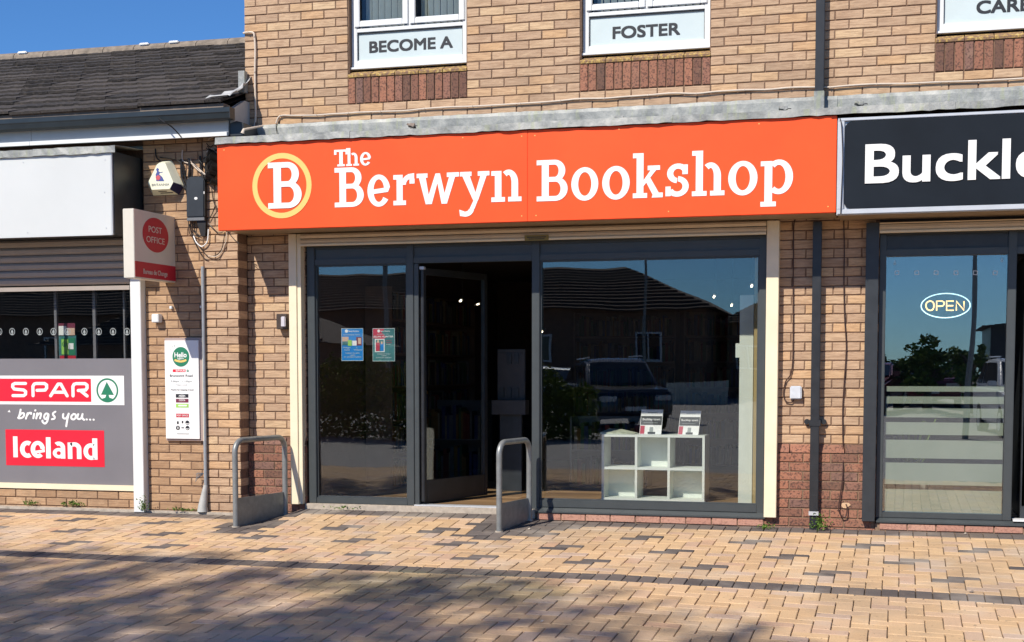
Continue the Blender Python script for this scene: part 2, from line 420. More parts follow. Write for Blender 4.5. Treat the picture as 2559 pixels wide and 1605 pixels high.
# ---- slab-serif alphabet for the orange sign, cap height 1
def g_B(s):
    s.rect(.13, .31, .12, .88).rect(0, .31, .88, 1).rect(0, .31, 0, .12).rect(.31, .46, .88, 1).rect(.31, .50, .465, .585).rect(.31, .48, 0, .12)
    s.arc(.46, .7325, .27, .2675, -90, 90, .17, .12); s.arc(.48, .2925, .31, .2925, -90, 90, .18, .12); return .79
def g_o(s): s.arc(.34, .385, .34, .405, 0, 360, .175, .12, 40); return .68
def g_e(s):
    s.arc(.31, .385, .31, .405, 12, 325, .165, .12, 34); s.poly([(.13, .30), (.56, .345), (.613, .47), (.13, .415)]); return .61
def slabv(s, x0, x1, z0, z1, l=.09, r=.09, foot=True, head=True):
    s.rect(x0, x1, z0, z1)
    if foot: s.rect(x0-l, x0, z0, z0+.115); s.rect(x1, x1+r, z0, z0+.115)
    if head: s.rect(x0-l, x0, z1-.115, z1)
def g_r(s):
    slabv(s, .09, .26, 0, .76); s.arc(.47, .50, .25, .27, 100, 178, .13, .125, 8); s.poly([(.40, .645), (.58, .66), (.58, .79), (.40, .77)]).rect(.45, .59, .53, .655); return .60
def g_w(s):
    s.poly([(.06, .67), (.24, .67), (.36, 0), (.24, 0)]).poly([(.24, 0), (.40, 0), (.62, .76), (.50, .76)])
    s.poly([(.50, .76), (.62, .76), (.80, 0), (.66, 0)]).poly([(.66, 0), (.80, 0), (1.02, .67), (.86, .67)])
    s.rect(0, .29, .66, .77).rect(.80, 1.12, .66, .77); return 1.12
def g_y(s):
    s.poly([(.06, .67), (.25, .67), (.47, .06), (.34, .06)]).poly([(.34, .06), (.47, .06), (.69, .67), (.53, .67)])
    s.poly([(.36, .08), (.47, .08), (.37, -.16), (.24, -.16)]).arc(.14, -.13, .225, .21, -95, -10, .13, .13, 10).poly([(-.02, -.16), (.0, -.32), (.13, -.34), (.12, -.21)])
    s.rect(0, .30, .66, .77).rect(.46, .76, .66, .77); return .76
def g_n(s, H=.76):
    slabv(s, .09, .26, 0, H)
    s.arc(.44, .46, .245, .325, 0, 125, .17, .13, 14); s.rect(.515, .685, 0, .46); s.rect(.43, .515, 0, .115).rect(.685, .77, 0, .115); return .77
def g_h(s): return g_n(s, 1.07)
def g_k(s):
    slabv(s, .09, .26, 0, 1.07)
    s.poly([(.26, .28), (.26, .42), (.44, .67), (.58, .67)]).poly([(.31, .40), (.41, .50), (.64, .10), (.50, .04)])
    s.rect(.36, .66, .655, .765).poly([(.46, 0), (.73, 0), (.73, .115), (.50, .115)]); return .73
def g_s(s):
    s.arc(.30, .555, .265, .235, 28, 262, .15, .125, 18); s.arc(.28, .245, .275, .245, -152, 85, .15, .125, 18)
    s.rect(.40, .53, .53, .76).rect(.0, .125, .02, .25); return .56
def g_p(s):
    slabv(s, .09, .27, -.30, .76); s.arc(.42, .385, .33, .405, -128, 128, .175, .125, 22); return .75
def g_T(s): s.rect(.26, .44, 0, 1).rect(0, .26, .87, 1).rect(.44, .70, .87, 1).rect(0, .12, .70, .87).rect(.58, .70, .70, .87).rect(.16, .26, 0, .12).rect(.44, .54, 0, .12); return .70
GL = dict(B=g_B, o=g_o, e=g_e, r=g_r, w=g_w, y=g_y, n=g_n, h=g_h, k=g_k, s=g_s, p=g_p, T=g_T)
def slabword(name, word, spans, z0, cap, Y, mat, parent):
    mb = MB()
    for ch, (a, b) in zip(word, spans):
        t = Sh(lambda u: u, lambda v: v, 0); wdt = GL[ch](t)
        kx = (b-a)/wdt
        sh = Sh(lambda u, a=a, kx=kx: a+u*kx, lambda v: z0+v*cap, Y); GL[ch](sh)
        mb.add(sh.mb.v, sh.mb.f)
    return mb.build(name, mat, parent)

# ================================================================== SETTING: ground
def grid(name, xs, ys, f, mat, kind='structure', parent=None):
    mb = MB(); nx = len(xs)
    v = [(x, y, f(x, y)) for y in ys for x in xs]
    fs = [(j*nx+i, j*nx+i+1, (j+1)*nx+i+1, (j+1)*nx+i) for j in range(len(ys)-1) for i in range(nx-1)]
    mb.add(v, fs); o = mb.build(name, mat, parent, loc=(0, 0, 0) if parent is None else None)
    if kind: o['kind'] = kind
    return o
def fr(a, b, n): return [a+(b-a)*i/n for i in range(n+1)]
grid('ground', [-250, -60, -20, 0, 20, 60, 250], [-250, -100, -60, -40, -20, 0.5, 60, 250], lambda x, y: -1.2, M_TAR)
M_CARP = plain('pale_car_park_asphalt', (.27, .265, .26), .9, var=.2, sc=30, bmp=.003)
grid('car_park', [-70, -30, -12, 0, 12, 30, 70], fr(-80, -9.3, 14), lambda x, y: gz(x, y)-.03, M_CARP)
pavement = grid('pavement', fr(-12, 14, 130), fr(-9.3, .06, 60), lambda x, y: gz(x, y)-.012, M_PAVG)
C = .106
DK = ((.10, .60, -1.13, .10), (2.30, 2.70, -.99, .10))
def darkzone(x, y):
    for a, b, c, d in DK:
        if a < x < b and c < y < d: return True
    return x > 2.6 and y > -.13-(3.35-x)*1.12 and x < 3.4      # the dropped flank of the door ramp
pav = []     # (cx, cy, w, d, dark)
X00, Y00 = 5.28, -.824
soldA = lambda x: (-.015, -.235) if x > .15 else (-.235, -.445)
def excl(x, y, hw, hd):
    a, b = soldA(x)
    return y+hd > b+.012 or (-2.405 < y+hd-.004 and y-hd+.004 < -2.188)
for j in range(-90, 10):
    for i in range(-170, 90):
        m = (i-j) % 4
        if m == 0: w, d, cx, cy = 2*C, C, X00+(i+1)*C, Y00+(j+.5)*C
        elif m == 3: w, d, cx, cy = C, 2*C, X00+(i+.5)*C, Y00+(j+1)*C
        else: continue
        if cy < -2.3: cx += .045; cy -= .02
        if not (-12 < cx < 13.5 and -9.2 < cy < -.03): continue
        y0, y1 = cy-d/2, cy+d/2
        a, b = soldA(cx)
        y1 = min(y1, b)
        if cy > -2.3: y0 = max(y0, -2.19)
        else: y1 = min(y1, -2.405)
        if y1-y0 < .02: continue
        cy, d = (y0+y1)/2, y1-y0
        dark = False
        if m == 0:
            for rj, ri in ((0, 0), (-5, 3), (-10, 6)):
                if (j == rj or j == rj+1) and (i-ri-(j-rj)) % 8 == 0 and cy > -2.15: dark = True
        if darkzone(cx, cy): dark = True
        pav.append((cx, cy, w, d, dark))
x = -12
while x < 13.5:
    a, b = soldA(x+C/2)
    pav.append((x+C/2, (a+b)/2, C, a-b-.004, True))
    pav.append((x+C/2, -2.297, C, .212, True)); x += C
def sx(x, y): return (gz(x+.03, y)-gz(x-.03, y))/.06
def sy(x, y): return (gz(x, y+.03)-gz(x, y-.03))/.06
pav.sort(key=lambda p: (inview((p[0], p[1], gz(p[0], p[1])), -10) or 99))
PMESH = {}
def pmesh(w, d, dark, v):
    k = (round(w, 3), round(d, 3), dark, v)
    if k not in PMESH:
        mb = MB(); g = .0026
        mb.cham(-w/2+g, w/2-g, -d/2+g, d/2-g, -.05, 0, .004, axis='z', jit=.0012)
        o = mb.build('paver', M_PAVD if dark else M_PAVE, None, loc=(0, 0, 0)); PMESH[k] = o.data
        bpy.data.objects.remove(o)
    return PMESH[k]
rest = MB()
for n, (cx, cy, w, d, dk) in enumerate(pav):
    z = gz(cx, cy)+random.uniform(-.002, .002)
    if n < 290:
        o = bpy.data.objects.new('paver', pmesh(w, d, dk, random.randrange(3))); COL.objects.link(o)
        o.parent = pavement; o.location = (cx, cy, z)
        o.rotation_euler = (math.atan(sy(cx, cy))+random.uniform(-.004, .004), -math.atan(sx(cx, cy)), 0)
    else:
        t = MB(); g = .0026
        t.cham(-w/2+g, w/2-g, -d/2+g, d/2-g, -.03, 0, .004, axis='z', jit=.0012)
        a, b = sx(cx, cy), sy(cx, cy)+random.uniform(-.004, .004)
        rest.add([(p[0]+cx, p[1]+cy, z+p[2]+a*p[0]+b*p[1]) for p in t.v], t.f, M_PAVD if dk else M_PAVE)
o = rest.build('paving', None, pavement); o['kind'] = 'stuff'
# concrete strip and door threshold
mb = MB(); mb.box(-12, .0, -.235, -.10, -.06, -.004); mb.build('concrete_strip', M_CONC, pavement)

# ================================================================== BRICKWORK
BX, CZ = .2188, .075
BMESH = {}
def bmesh_brick(w, h, dp, mat, v):
    k = (round(w, 3), round(h, 3), round(dp, 3), mat.name, v)
    if k not in BMESH:
        mb = MB(); mb.cham(-w/2, w/2, 0, dp, -h/2, h/2, .0035, jit=.0016)
        o = mb.build('brick', mat, None, loc=(0, 0, 0)); BMESH[k] = o.data; bpy.data.objects.remove(o)
    return BMESH[k]
def lay(bricks, parent, name='brick', limit=295, stuffname='brickwork', keyvis=True):
    # bricks: (cx, y, cz, w, h, depth, mat)
    bricks.sort(key=lambda b: (inview((b[0], b[1], b[2]), 5) or 99) if keyvis else 0)
    org = ORG[parent.name]; rst = MB()
    for n, (cx, y, cz, w, h, dp, mat) in enumerate(bricks):
        y += random.uniform(-.0015, .0015)
        if n < limit:
            o = bpy.data.objects.new(name, bmesh_brick(w, h, dp, mat, random.randrange(4))); COL.objects.link(o)
            o.parent = parent; o.location = Vector((cx, y, cz))-org
            o.rotation_euler = (0, random.uniform(-.004, .004), random.uniform(-.004, .004))
        else: rst.cham(cx-w/2, cx+w/2, y, y+dp, cz-h/2, cz+h/2, .0035, mat, jit=.0016)
    if rst.v:
        o = rst.build(stuffname, None, parent); o['kind'] = 'stuff'
def courses(x0, x1, k0, k1, Y, phase, mat, holes=(), dp=.09, lo=0, zoff=0, z_top=None):
    out = []; J = .0095
    for k in range(k0, k1):
        zt = (60-k)*CZ+zoff; ph = phase+(BX/2 if k % 2 else 0)
        n0 = math.floor((x0-ph)/BX)-1
        spans = [(x0, x1)]
        for (ha, hb, hk) in holes:
            if k < hk:
                ns = []
                for a, b in spans:
                    if hb <= a or ha >= b: ns.append((a, b)); continue
                    if ha > a: ns.append((a, ha))
                    if hb < b: ns.append((hb, b))
                spans = ns
        for a, b in spans:
            n = math.floor((a-ph)/BX)
            while ph+n*BX < b-1e-6:
                p, q = max(a, ph+n*BX), min(b, ph+(n+1)*BX); n += 1
                if q-p < .03: continue
                e0 = 0 if p == a and p != ph+(n-1)*BX else 0
                pa = p+(J/2 if p > a+1e-6 else 0); qa = q-(J/2 if q < b-1e-6 else 0)
                out.append(((pa+qa)/2, Y, zt-CZ/2, qa-pa, CZ-J, dp, mat))
    return out
# ------------------------------------------------------------------ bookshop building
B = thing('brick_building', 'buff brick two storey terrace with foster notices in its white upper windows', 'building', (2.5, 3, 0))
wb = MB(); MY = .007
WIN = [(4.5*BX, 9.5*BX), (14*BX, 19*BX), (27*BX, 32*BX), (36.5*BX, 41.5*BX)]
XE = 46*BX
def wallbox(x0, x1, z0, z1, y0=MY, y1=.28): wb.box(x0, x1, y0, y1, z0, z1)
prev = 0.004
for a, b in WIN: wallbox(prev, a-.004, 3.82, 4.95); prev = b+.004
wallbox(prev, XE, 3.82, 4.95)
for a, b in WIN: wallbox(a-.004, b+.004, 3.82, 3.862)
wallbox(.004, XE, 2.49, 3.82); wallbox(.004, XE, 4.95, 6.6)
wallbox(.012, .56, -.3, 2.49); wallbox(4.628, 5.512, -.3, 2.49)
wb.box(.004, .28, .28, 8, -.3, 6.6); wb.box(XE-.2, XE, .28, 8, -.3, 6.6); wb.box(.28, XE-.2, 7.8, 8, -.3, 6.6)
wb.box(.28, XE-.2, .28, 7.8, 6.4, 6.6)
wall = wb.build('wall', M_MORT, B)
bl = courses(0, XE, -8, 14, 0, 0, M_BRICK, [(a, b, 12) for a, b in WIN])
bl += courses(.0, .56, 26, 52, 0, .04, M_BRICK)
bl += courses(4.63, 5.512, 26, 52, 0, 4.72, M_BRICK)
lay(bl, wall)
# darker plinth with a splayed top course
pl = []
for x0, x1, ph in ((.0, .56, .04), (4.63, 5.512, 4.72)):
    pl += [(c[0], -.028, c[2], c[3], c[4], .1, M_BRICKR) for c in courses(x0, x1, 52, 61, 0, ph, M_BRICKR)]
lay(pl, wall, 'plinth_brick')
sp = MB()
for x0, x1, ph in ((.0, .56, .04), (4.63, 5.512, 4.72)):
    for (cx, y, cz, w, h, dp, m) in courses(x0, x1, 51, 52, 0, ph, M_BRICKR):
        t = MB(); t.prism([(-.028, cz-h/2), (-.024, cz-h/2+.012), (.0, cz+h/2), (.08, cz+h/2), (.08, cz-h/2)], cx-w/2, cx+w/2, ax='x')
        t.build('splayed_brick', M_BRICKR, wall)
for a_, b_ in ((.0, .56), (4.63, 5.512)):
    mb = MB(); mb.box(a_, b_, -.020, .006, -.3, .598); mb.build('plinth_mortar', M_MORT2, wall)
# soldier courses and sill tiles under the upper windows
sol = []
for a, b in WIN:
    for i in range(15):
        w = (b-a)/15
        sol.append((a+w*(i+.5), -.004, (60-10.5)*CZ, w-.009, 3*CZ-.010, .09, M_BRICKR))
lay(sol, wall, 'soldier_brick')
for a, b in WIN[:3]:
    for i in range(5):
        w = (b-a)/5; x0 = a+w*i+.004
        t = MB(); t.prism([(-.010, 3.828), (-.012, 3.846), (.0, 3.858), (.066, 3.888), (.066, 3.828)], x0, x0+w-.008, ax='x')
        t.build('sill_tile', M_LICH, wall)
# upper windows
def upper_window(x0, word, tx):
    Y = .068
    f = MB(); Z0, Z1 = 3.925, 4.94; x1 = x0+5*BX
    L, Rr = x0+.012, x1-.012
    f.box(L, L+.05, Y, Y+.06, Z0, Z1); f.box(Rr-.05, Rr, Y, Y+.06, Z0, Z1)
    f.box(L+.05, Rr-.05, Y+.001, Y+.06, Z0, 3.985); f.box(L+.05, Rr-.05, Y+.001, Y+.06, 4.228, 4.262); f.box(L+.05, Rr-.05, Y+.001, Y+.06, Z1-.05, Z1)
    f.box((L+Rr)/2-.02, (L+Rr)/2+.02, Y+.002, Y+.06, 4.262, Z1-.05)
    f.box(x0+.002, x1-.002, Y-.032, Y+.02, 3.905, 3.924)
    w = f.build('window', M_UPVC, B, bevel=.003)
    m = (L+Rr)/2
    for a, b in ((L+.028, m-.006), (m+.006, Rr-.028)):
        s = MB(); y = Y-.014
        s.box(a, a+.052, y, Y-.0005, 4.270, Z1-.03); s.box(b-.052, b, y, Y-.0005, 4.270, Z1-.03)
        s.box(a+.052, b-.052, y+.0008, Y-.0005, 4.270, 4.325); s.box(a+.052, b-.052, y+.0008, Y-.0005, Z1-.085, Z1-.03)
        s.build('sash', M_UPVC, w, bevel=.006)
        g = MB(); g.box(a+.05, b-.05, Y+.018, Y+.022, 4.32, Z1-.06); g.build('pane', M_GLASSU, w)
        n = 6
        for i in range(n):
            cx = a+.07+(b-a-.14)*(i+.5)/n; q = MB()
            q.prism([(cx-.024, Y+.085), (cx-.022, Y+.084), (cx+.016, Y+.125), (cx+.014, Y+.126)], 4.29, Z1, ax='z'); q.build('blind_slat', M_BLIND, w)
    p = MB(); p.box(L+.05, Rr-.05, Y+.022, Y+.034, 3.985, 4.228); p.build('notice_panel', M_PANEL, w)
    bd = MB()
    for A in ((L+.05, L+.056, 3.985, 4.228), (Rr-.056, Rr-.05, 3.985, 4.228), (L+.056, Rr-.056, 4.216, 4.228)):
        bd.box(A[0], A[1], Y+.012, Y+.0225, A[2], A[3])
    bd.build('glazing_gasket', M_BLK, w)
    if word: text('lettering', word, x0+tx[0], x0+tx[1], tx[2], tx[2]+.098, Y+.022, M_BLK, w, bold=.042, depth=.002)
    r = MB(); r.box(x0+.0, x1-.0, .22, .24, 3.9, 4.96)
    r.box(x0+.002, x1-.002, .13, .22, 3.9, 3.92); r.build('room_backing', M_ROOMG, w)
    for xr in (x0+.0035, x1-.0035):
        rv = MB(); rv.box(xr-.0065, xr+.0065, .012, .13, 3.87, 4.94); rv.build('reveal', M_MORT, w)
upper_window(WIN[0][0], 'BECOME A', (.172, .933, 4.054))
upper_window(WIN[1][0], 'FOSTER', (.264, .824, 4.040))
upper_window(WIN[2][0], 'CARER', (.31, .80, 4.052))
upper_window(WIN[3][0], '', None)
# lead flashing over the fascia boxes, lapped sheets
def lead_sheet(x0, x1, parent, zt=3.456, zf=3.350, zl=3.268, yf=-.548, zb=3.212, ywall=-.006, lap=0):
    n = max(4, int((x1-x0)/.06)); mb = MB(); rows = []
    for i in range(n+1):
        x = x0+(x1-x0)*i/n; r = lambda a: random.uniform(-a, a)
        rows += [(x, ywall-.002+lap, zt+r(.003)), (x, ywall-.012+lap+r(.003), zt-.03+r(.002)), (x, ywall-.014+lap+r(.004), zf+r(.003)),
                 (x, ywall-.13, (zf*.77+zl*.23)+.002+r(.004)+lap), (x, ywall-.36, (zf*.3+zl*.7)+.004+r(.004)+lap), (x, yf+r(.003)+.0, zl+r(.003)+lap), (x, yf-.006+r(.003)-lap, zb+r(.0045))]
    fs = [(i*7+j, (i+1)*7+j, (i+1)*7+j+1, i*7+j+1) for i in range(n) for j in range(6)]
    mb.add(rows, fs)
    o = mb.build('lead_sheet', M_LEAD, parent)
    md = o.modifiers.new('s', 'SOLIDIFY'); md.thickness = .004; md.offset = 0
    return o
xs = [-.02, 1.19, 2.53, 3.90, 5.14, 6.02, 7.3, 8.6, 10.0]
for i in range(8): lead_sheet(xs[i], xs[i+1]+.03, B, lap=-.004 if i % 2 else .0)

# ------------------------------------------------------------------ orange shop sign
T = thing('shop_sign', 'long orange fascia sign reading The Berwyn Bookshop in white', 'shop sign', (2.6, -.5, 2.48))
SY = -.53
for a_, b_ in ((-.012, 2.752), (2.7535, 5.192)):
    mb = MB(); mb.box(a_, b_, SY, SY+.045, 2.478, 3.21); mb.build('sign_panel', M_ORG, T, bevel=.003)
mb = MB(); mb.box(-.004, 5.18, SY+.046, -.022, 2.486, 3.20); mb.build('sign_housing', M_SOFT, T)
sh = Sh(lambda u: u, lambda v: v, SY)
sh.arc(.591, .0, .2735, .275, 0, 360, .046, .046, 56); sh.mb.v = [(a, b, c+2.841) for a, b, c in sh.mb.v]; sh.build('ring_emblem', M_YEL, T)
slabword('letter_emblem', 'B', [(.464, .774)], 2.650, .388, SY-.0015, M_WHT, T)
slabword('small_lettering', 'The', [(1.072, 1.196), (1.180, 1.295), (1.305, 1.401)], 2.983, .138, SY, M_WHT, T)
slabword('lettering', 'Berwyn', [(1.074, 1.336), (1.369, 1.568), (1.599, 1.789), (1.804, 2.172), (2.180, 2.432), (2.448, 2.703)], 2.643, .328, SY, M_WHT, T)
slabword('lettering', 'Bookshop', [(2.830, 3.087), (3.117, 3.338), (3.370, 3.593), (3.618, 3.858), (3.879, 4.065), (4.088, 4.343), (4.371, 4.597), (4.621, 4.868)], 2.636, .328, SY, M_WHT, T)
for x, z in ((.05, 3.16), (2.2, 3.17), (2.70, 3.16), (2.81, 3.16), (3.5, 3.18), (4.6, 3.17), (2.7, 2.52), (2.82, 2.52), (3.9, 2.52), (5.13, 2.52)):
    mb = MB(); mb.box(x, x+.008, SY-.002, SY+.001, z, z+.008); mb.build('rivet', M_YEL, T)
# ------------------------------------------------------------------ charcoal shop sign next door
T = thing('shop_sign', 'charcoal fascia sign with silver rounded border and white lettering Buckley, right of the orange sign', 'shop sign', (7, -.5, 2.46))
mb = MB(); x0, x1 = 5.197, 8.9
mb.box(x0, x1, SY+.01, SY+.05, 2.458, 3.19); mb.build('sign_panel', M_ALU, T)
mb = MB(); a, b, c, d, r = 5.252, x1-.06, 2.503, 3.160, .055
pts = []
for qx, qz, s0 in ((b-r, c+r, -90), (b-r, d-r, 0), (a+r, d-r, 90), (a+r, c+r, 180)):
    for i in range(7): t = math.radians(s0+i*15); pts.append((qx+r*math.cos(t), qz+r*math.sin(t)))
mb.prism(pts, SY-.006, SY+.0095); mb.build('sign_face', M_SIGNB, T)
fo = MB()
fo.box(x0+.004, x1-.004, SY-.012, SY+.0105, d+.004, 3.186); fo.box(x0+.004, x1-.004, SY-.012, SY+.0105, 2.462, c-.004)
fo.box(x0+.004, a-.004, SY-.012, SY+.0105, c-.004, d+.004); fo.box(b+.004, x1-.004, SY-.012, SY+.0105, c-.004, d+.004)
fo.build('border_trim', M_ALU, T, bevel=.003)
text('lettering', 'Buckley', 5.412, 6.93, 2.694, 2.992, SY-.006, M_WHT, T, bold=.024, depth=.008)
mb = MB(); mb.box(x0+.01, x1, SY+.051, -.022, 2.466, 3.18); mb.build('sign_housing', M_SOFT, T)

# ================================================================== NEIGHBOURING LOW STORE
L = thing('convenience_store_building', 'single storey brown brick store with tiled roof at the left end', 'building', (-4, 3, 0))
lw = MB(); LY = -.18
lw.box(-.928, -.004, LY+.007, .002, -.3, 3.40); lw.box(-12, -.93, -.13, .05, -.3, .155)
lw.box(-12, -.93, -.10, .25, 2.52, 3.45); lw.box(-12, -11.7, .25, 7.5, -.3, 3.4); lw.box(-12, -.01, 7.3, 7.5, -.3, 3.4)
lwall = lw.build('wall', M_MORT, L)
bl = courses(-.93, -.345, 15, 61, LY, -.93, M_BRICKL, dp=.09)
bl += [(c[0], LY-.002, c[2]+.006, c[3], c[4], .176, M_BRICK) for c in courses(-.33, .0, 15, 62, LY, -.33, M_BRICK)]
lay(bl, lwall)
bl = [(c[0], c[1], c[2]+.004, c[3], c[4], c[5], c[6]) for c in courses(-8, -.94, 58, 61, -.138, -.93+.1, M_BRICKL, dp=.03)]
lay(bl, lwall, 'brick_under_window')
# roof
pitch = (5.19-3.58)/(4+.44); NC = 16
roof = MB(); roof.add([(-12, -.40, 3.565), (0.0, -.40, 3.565), (0.0, 4.0, 5.15), (-12, 4.0, 5.15), (-12, 8.4, 3.475), (0, 8.4, 3.475)], [(0, 1, 2, 3), (3, 2, 5, 4)])
rf = roof.build('roof', M_SOFF, L)
tiles = []; ang = math.atan(pitch); sl = 4.44/math.cos(ang); gt = sl/NC; TW = .326
for r in range(NC):
    off = 0 if r % 2 else TW/2
    n = 0
    while -n*TW-off > -11.9:
        xa = min(-.005, -n*TW+off-TW); xb = min(-.005, -n*TW+off); n += 1
        if xb-xa < .05: continue
        tiles.append((xa, xb, r))
def tilegeo(mb, xa, xb, r, mat=None):
    lift = random.choice((0, .002, .004, .012)); s0 = r*gt-.012; s1 = (r+1)*gt+.05
    def P(x, s, h): return (x, -.44+s*math.cos(ang)-h*math.sin(ang), 3.575+s*math.sin(ang)+h*math.cos(ang))
    xa += .003; xb -= .003; v = []
    W = xb-xa
    prof = [(0, 0), (.06, .004), (.14, .004), (.20, 0), (.48, 0), (.54, .004), (.62, .004), (.68, 0), (1, 0)]
    n = len(prof)
    for s, h in ((s0, .031+lift), (s1, .010)):
        for u, k in prof: v.append(P(xa+W*u, s, h+k))
    for u, k in (prof[0], prof[-1]): v.append(P(xa+W*u, s0, .008+lift))
    f = [(i, i+1, n+i+1, n+i) for i in range(n-1)]+[(2*n, 2*n+1)+tuple(range(n-1, -1, -1)), (0, n, 2*n), (n-1, 2*n+1, 2*n-1)]
    mb.add(v, f, mat)
tiles.sort(key=lambda t: (inview((t[0], -.44+t[2]*gt*math.cos(ang), 3.58+t[2]*gt*math.sin(ang)), 40) or 99))
rs = MB()
for n, (xa, xb, r) in enumerate(tiles):
    if n < 295: t = MB(); tilegeo(t, xa, xb, r); t.build('roof_tile', M_TILE, rf)
    else: tilegeo(rs, xa, xb, r)
o = rs.build('tiling', M_TILE, rf); o['kind'] = 'stuff'
M_RIDGE = plain('ridge_tile', (.22, .18, .14), .9, var=.35, sc=12, bmp=.004)
for i in range(26):
    t = MB(); xa = -.01-(i+1)*.42; xb = xa+.412; v = []
    for x in (xa, xb):
        for k in range(9):
            a = PI*k/8; v.append((x, 4.0+.13*math.cos(a)*1.15, 5.155+.10*math.sin(a)))
    t.add(v, [(k, k+1, 10+k, 9+k) for k in range(8)]+[tuple(range(8, -1, -1)), tuple(range(9, 18))]); t.build('ridge_tile', M_RIDGE, rf)
for i, x in enumerate((-.75, -1.85, -2.9, -3.3, -5.0)):
    t = MB(); t.box(x, x+.13, 3.86, 3.95, 5.21+random.uniform(0, .01), 5.245); t.build('mortar_patch', M_WHT, rf, bevel=.01)
t = MB(); t.prism([(-.430, 3.530), (-.425, 3.583), (-.30, 3.583), (-.30, 3.53)], -12, .0, ax='x'); t.build('eaves_underlay', M_UND, rf)
# fascia board, gutter, soffit
for xa, xb in ((-6.2, -1.972), (-1.968, -.0)):
    t = MB(); t.box(xa, xb, -.34, -.32, 3.327, 3.56); t.build('fascia_board', M_FASC, L)
    t = MB(); t.box(xa, xb, -.372, -.3405, 3.314, 3.348); t.build('sunlit_strip', M_UPVC, L)  # added strip for the fascia's sunlit lower edge, set forward to catch sun
t = MB(); t.box(-12, -6.2, -.34, -.32, 3.316, 3.52); t.build('fascia_board', M_FASC, L)
t = MB(); t.box(-12, -.004, -.32, LY, 3.335, 3.35); t.build('soffit', M_SOFF, L)
t = MB(); x0, x1 = -12, .065
ZU = .042
prof = [(-.347, 3.505), (-.347, 3.415), (-.36, 3.402), (-.42, 3.400), (-.436, 3.412), (-.445, 3.452), (-.452, 3.462), (-.452, 3.500), (-.446, 3.503), (-.441, 3.466), (-.430, 3.425), (-.415, 3.410), (-.362, 3.411), (-.353, 3.42), (-.353, 3.505)]
t.prism(prof, x0, x1, ax='x'); t.prism([(-.352, 3.40), (-.452, 3.41), (-.452, 3.504), (-.352, 3.504)], x1, x1+.006, ax='x'); NV = len(t.v)
t.prism([(-.36, 3.412), (-.43, 3.43), (-.436, 3.455), (-.36, 3.455)], x0, x1-.02, ax='x', mat=None)
t.v = [(a_, b_, c_+ZU) for a_, b_, c_ in t.v]; t.build('gutter', M_GUT, L)
t = MB()     # end of the eaves boxed against the taller wall
t.prism([(-.315, 3.335), (-.315, 3.56), (-.10, 3.66), (-.006, 3.66), (-.006, 3.335)], .004, .045, ax='x'); t.build('verge_board', M_FASC, L)
def crumple(name, pts, mat, parent, th=.006):
    mb = MB(); n = len(pts[0]); v = [p for row in pts for p in row]
    f = [(i*n+j, i*n+j+1, (i+1)*n+j+1, (i+1)*n+j) for i in range(len(pts)-1) for j in range(n-1)]
    mb.add(v, f); o = mb.build(name, mat, parent, smooth=True); md = o.modifiers.new('s', 'SOLIDIFY'); md.thickness = th; return o
rows = []
for i in range(9):
    s = i/8; rows.append([(-.02+.028*j-.12*(1-s)*(j < 2)*(1 if j else 1.3)+random.uniform(-.014, .014), -.42+s*.42+random.uniform(-.01, .01), 3.64+s*.15+.03*j*s+random.uniform(-.016, .016)) for j in range(4)])
crumple('lead_soaker', rows, plain('bright_lead', (.45, .45, .44), .5, var=.3, sc=12), L)
t = MB(); t.box(-.03, .03, -.075, -.012, 3.74, 3.93); t.build('lead_apron', M_LEAD, L)
# blank white sign box
T = thing('blank_sign_box', 'blank white panel sign box with lead capping under the tiled roof', 'shop sign', (-3, -.4, 2.45))
t = MB(); t.box(-9, -.985, -.632, -.612, 2.456, 3.168); t.build('panel', M_SIGNW, T, bevel=.002)
t = MB(); t.box(-9, -.968, -.6115, LY+.05, 2.475, 3.185); t.build('box_body', M_DARKM, T)
t = MB(); t.box(-.984, -.975, -.634, -.6115, 2.46, 3.17); t.build('edge_trim', M_ALU, T)
for x, z in ((-1.04, 3.11), (-1.05, 2.83), (-1.04, 2.52), (-1.83, 2.50), (-1.86, 3.12)):
    t = MB(); t.tube([(x, -.636, z), (x, -.632, z)], .005, 8); t.build('screw', M_ALU, T)
xs = [-9, -7.2, -5.4, -3.6, -1.75, -.95]
for i in range(5): lead_sheet(xs[i], xs[i+1]+.02, T, zt=3.30, zf=3.262, zl=3.228, yf=-.645, zb=3.165, ywall=-.15, lap=-.003 if i % 2 else 0)
# shutter and post
T = thing('roller_shutter', 'taupe roller shutter half lowered under the blank white sign', 'shutter', (-3, -.24, 2.05))
for i in range(7):
    z = 2.470-i*.0695; t = MB(); t.prism([(-.232, z-.066), (-.246, z-.050), (-.250, z-.02), (-.238, z-.001), (-.225, z-.001), (-.225, z-.066)] if i < 6 else [(-.235, z-.01), (-.250, z-.014), (-.250, z-.05), (-.235, z-.05)], -9, -1.05, ax='x')
    t.build('slat' if i < 6 else 'bottom_rail', M_SLATE2, T)
T = MB(); T.cham(-1.038, -.932, -.262, -.14, -.02, 2.47, .005); T.box(-1.09, -1.0385, -.25, -.20, .2, 2.47, M_DARKM) if False else None
tag(T.build('shutter_post', M_UPVC, None), 'white vertical shutter post beside the brown brick pier', 'post')
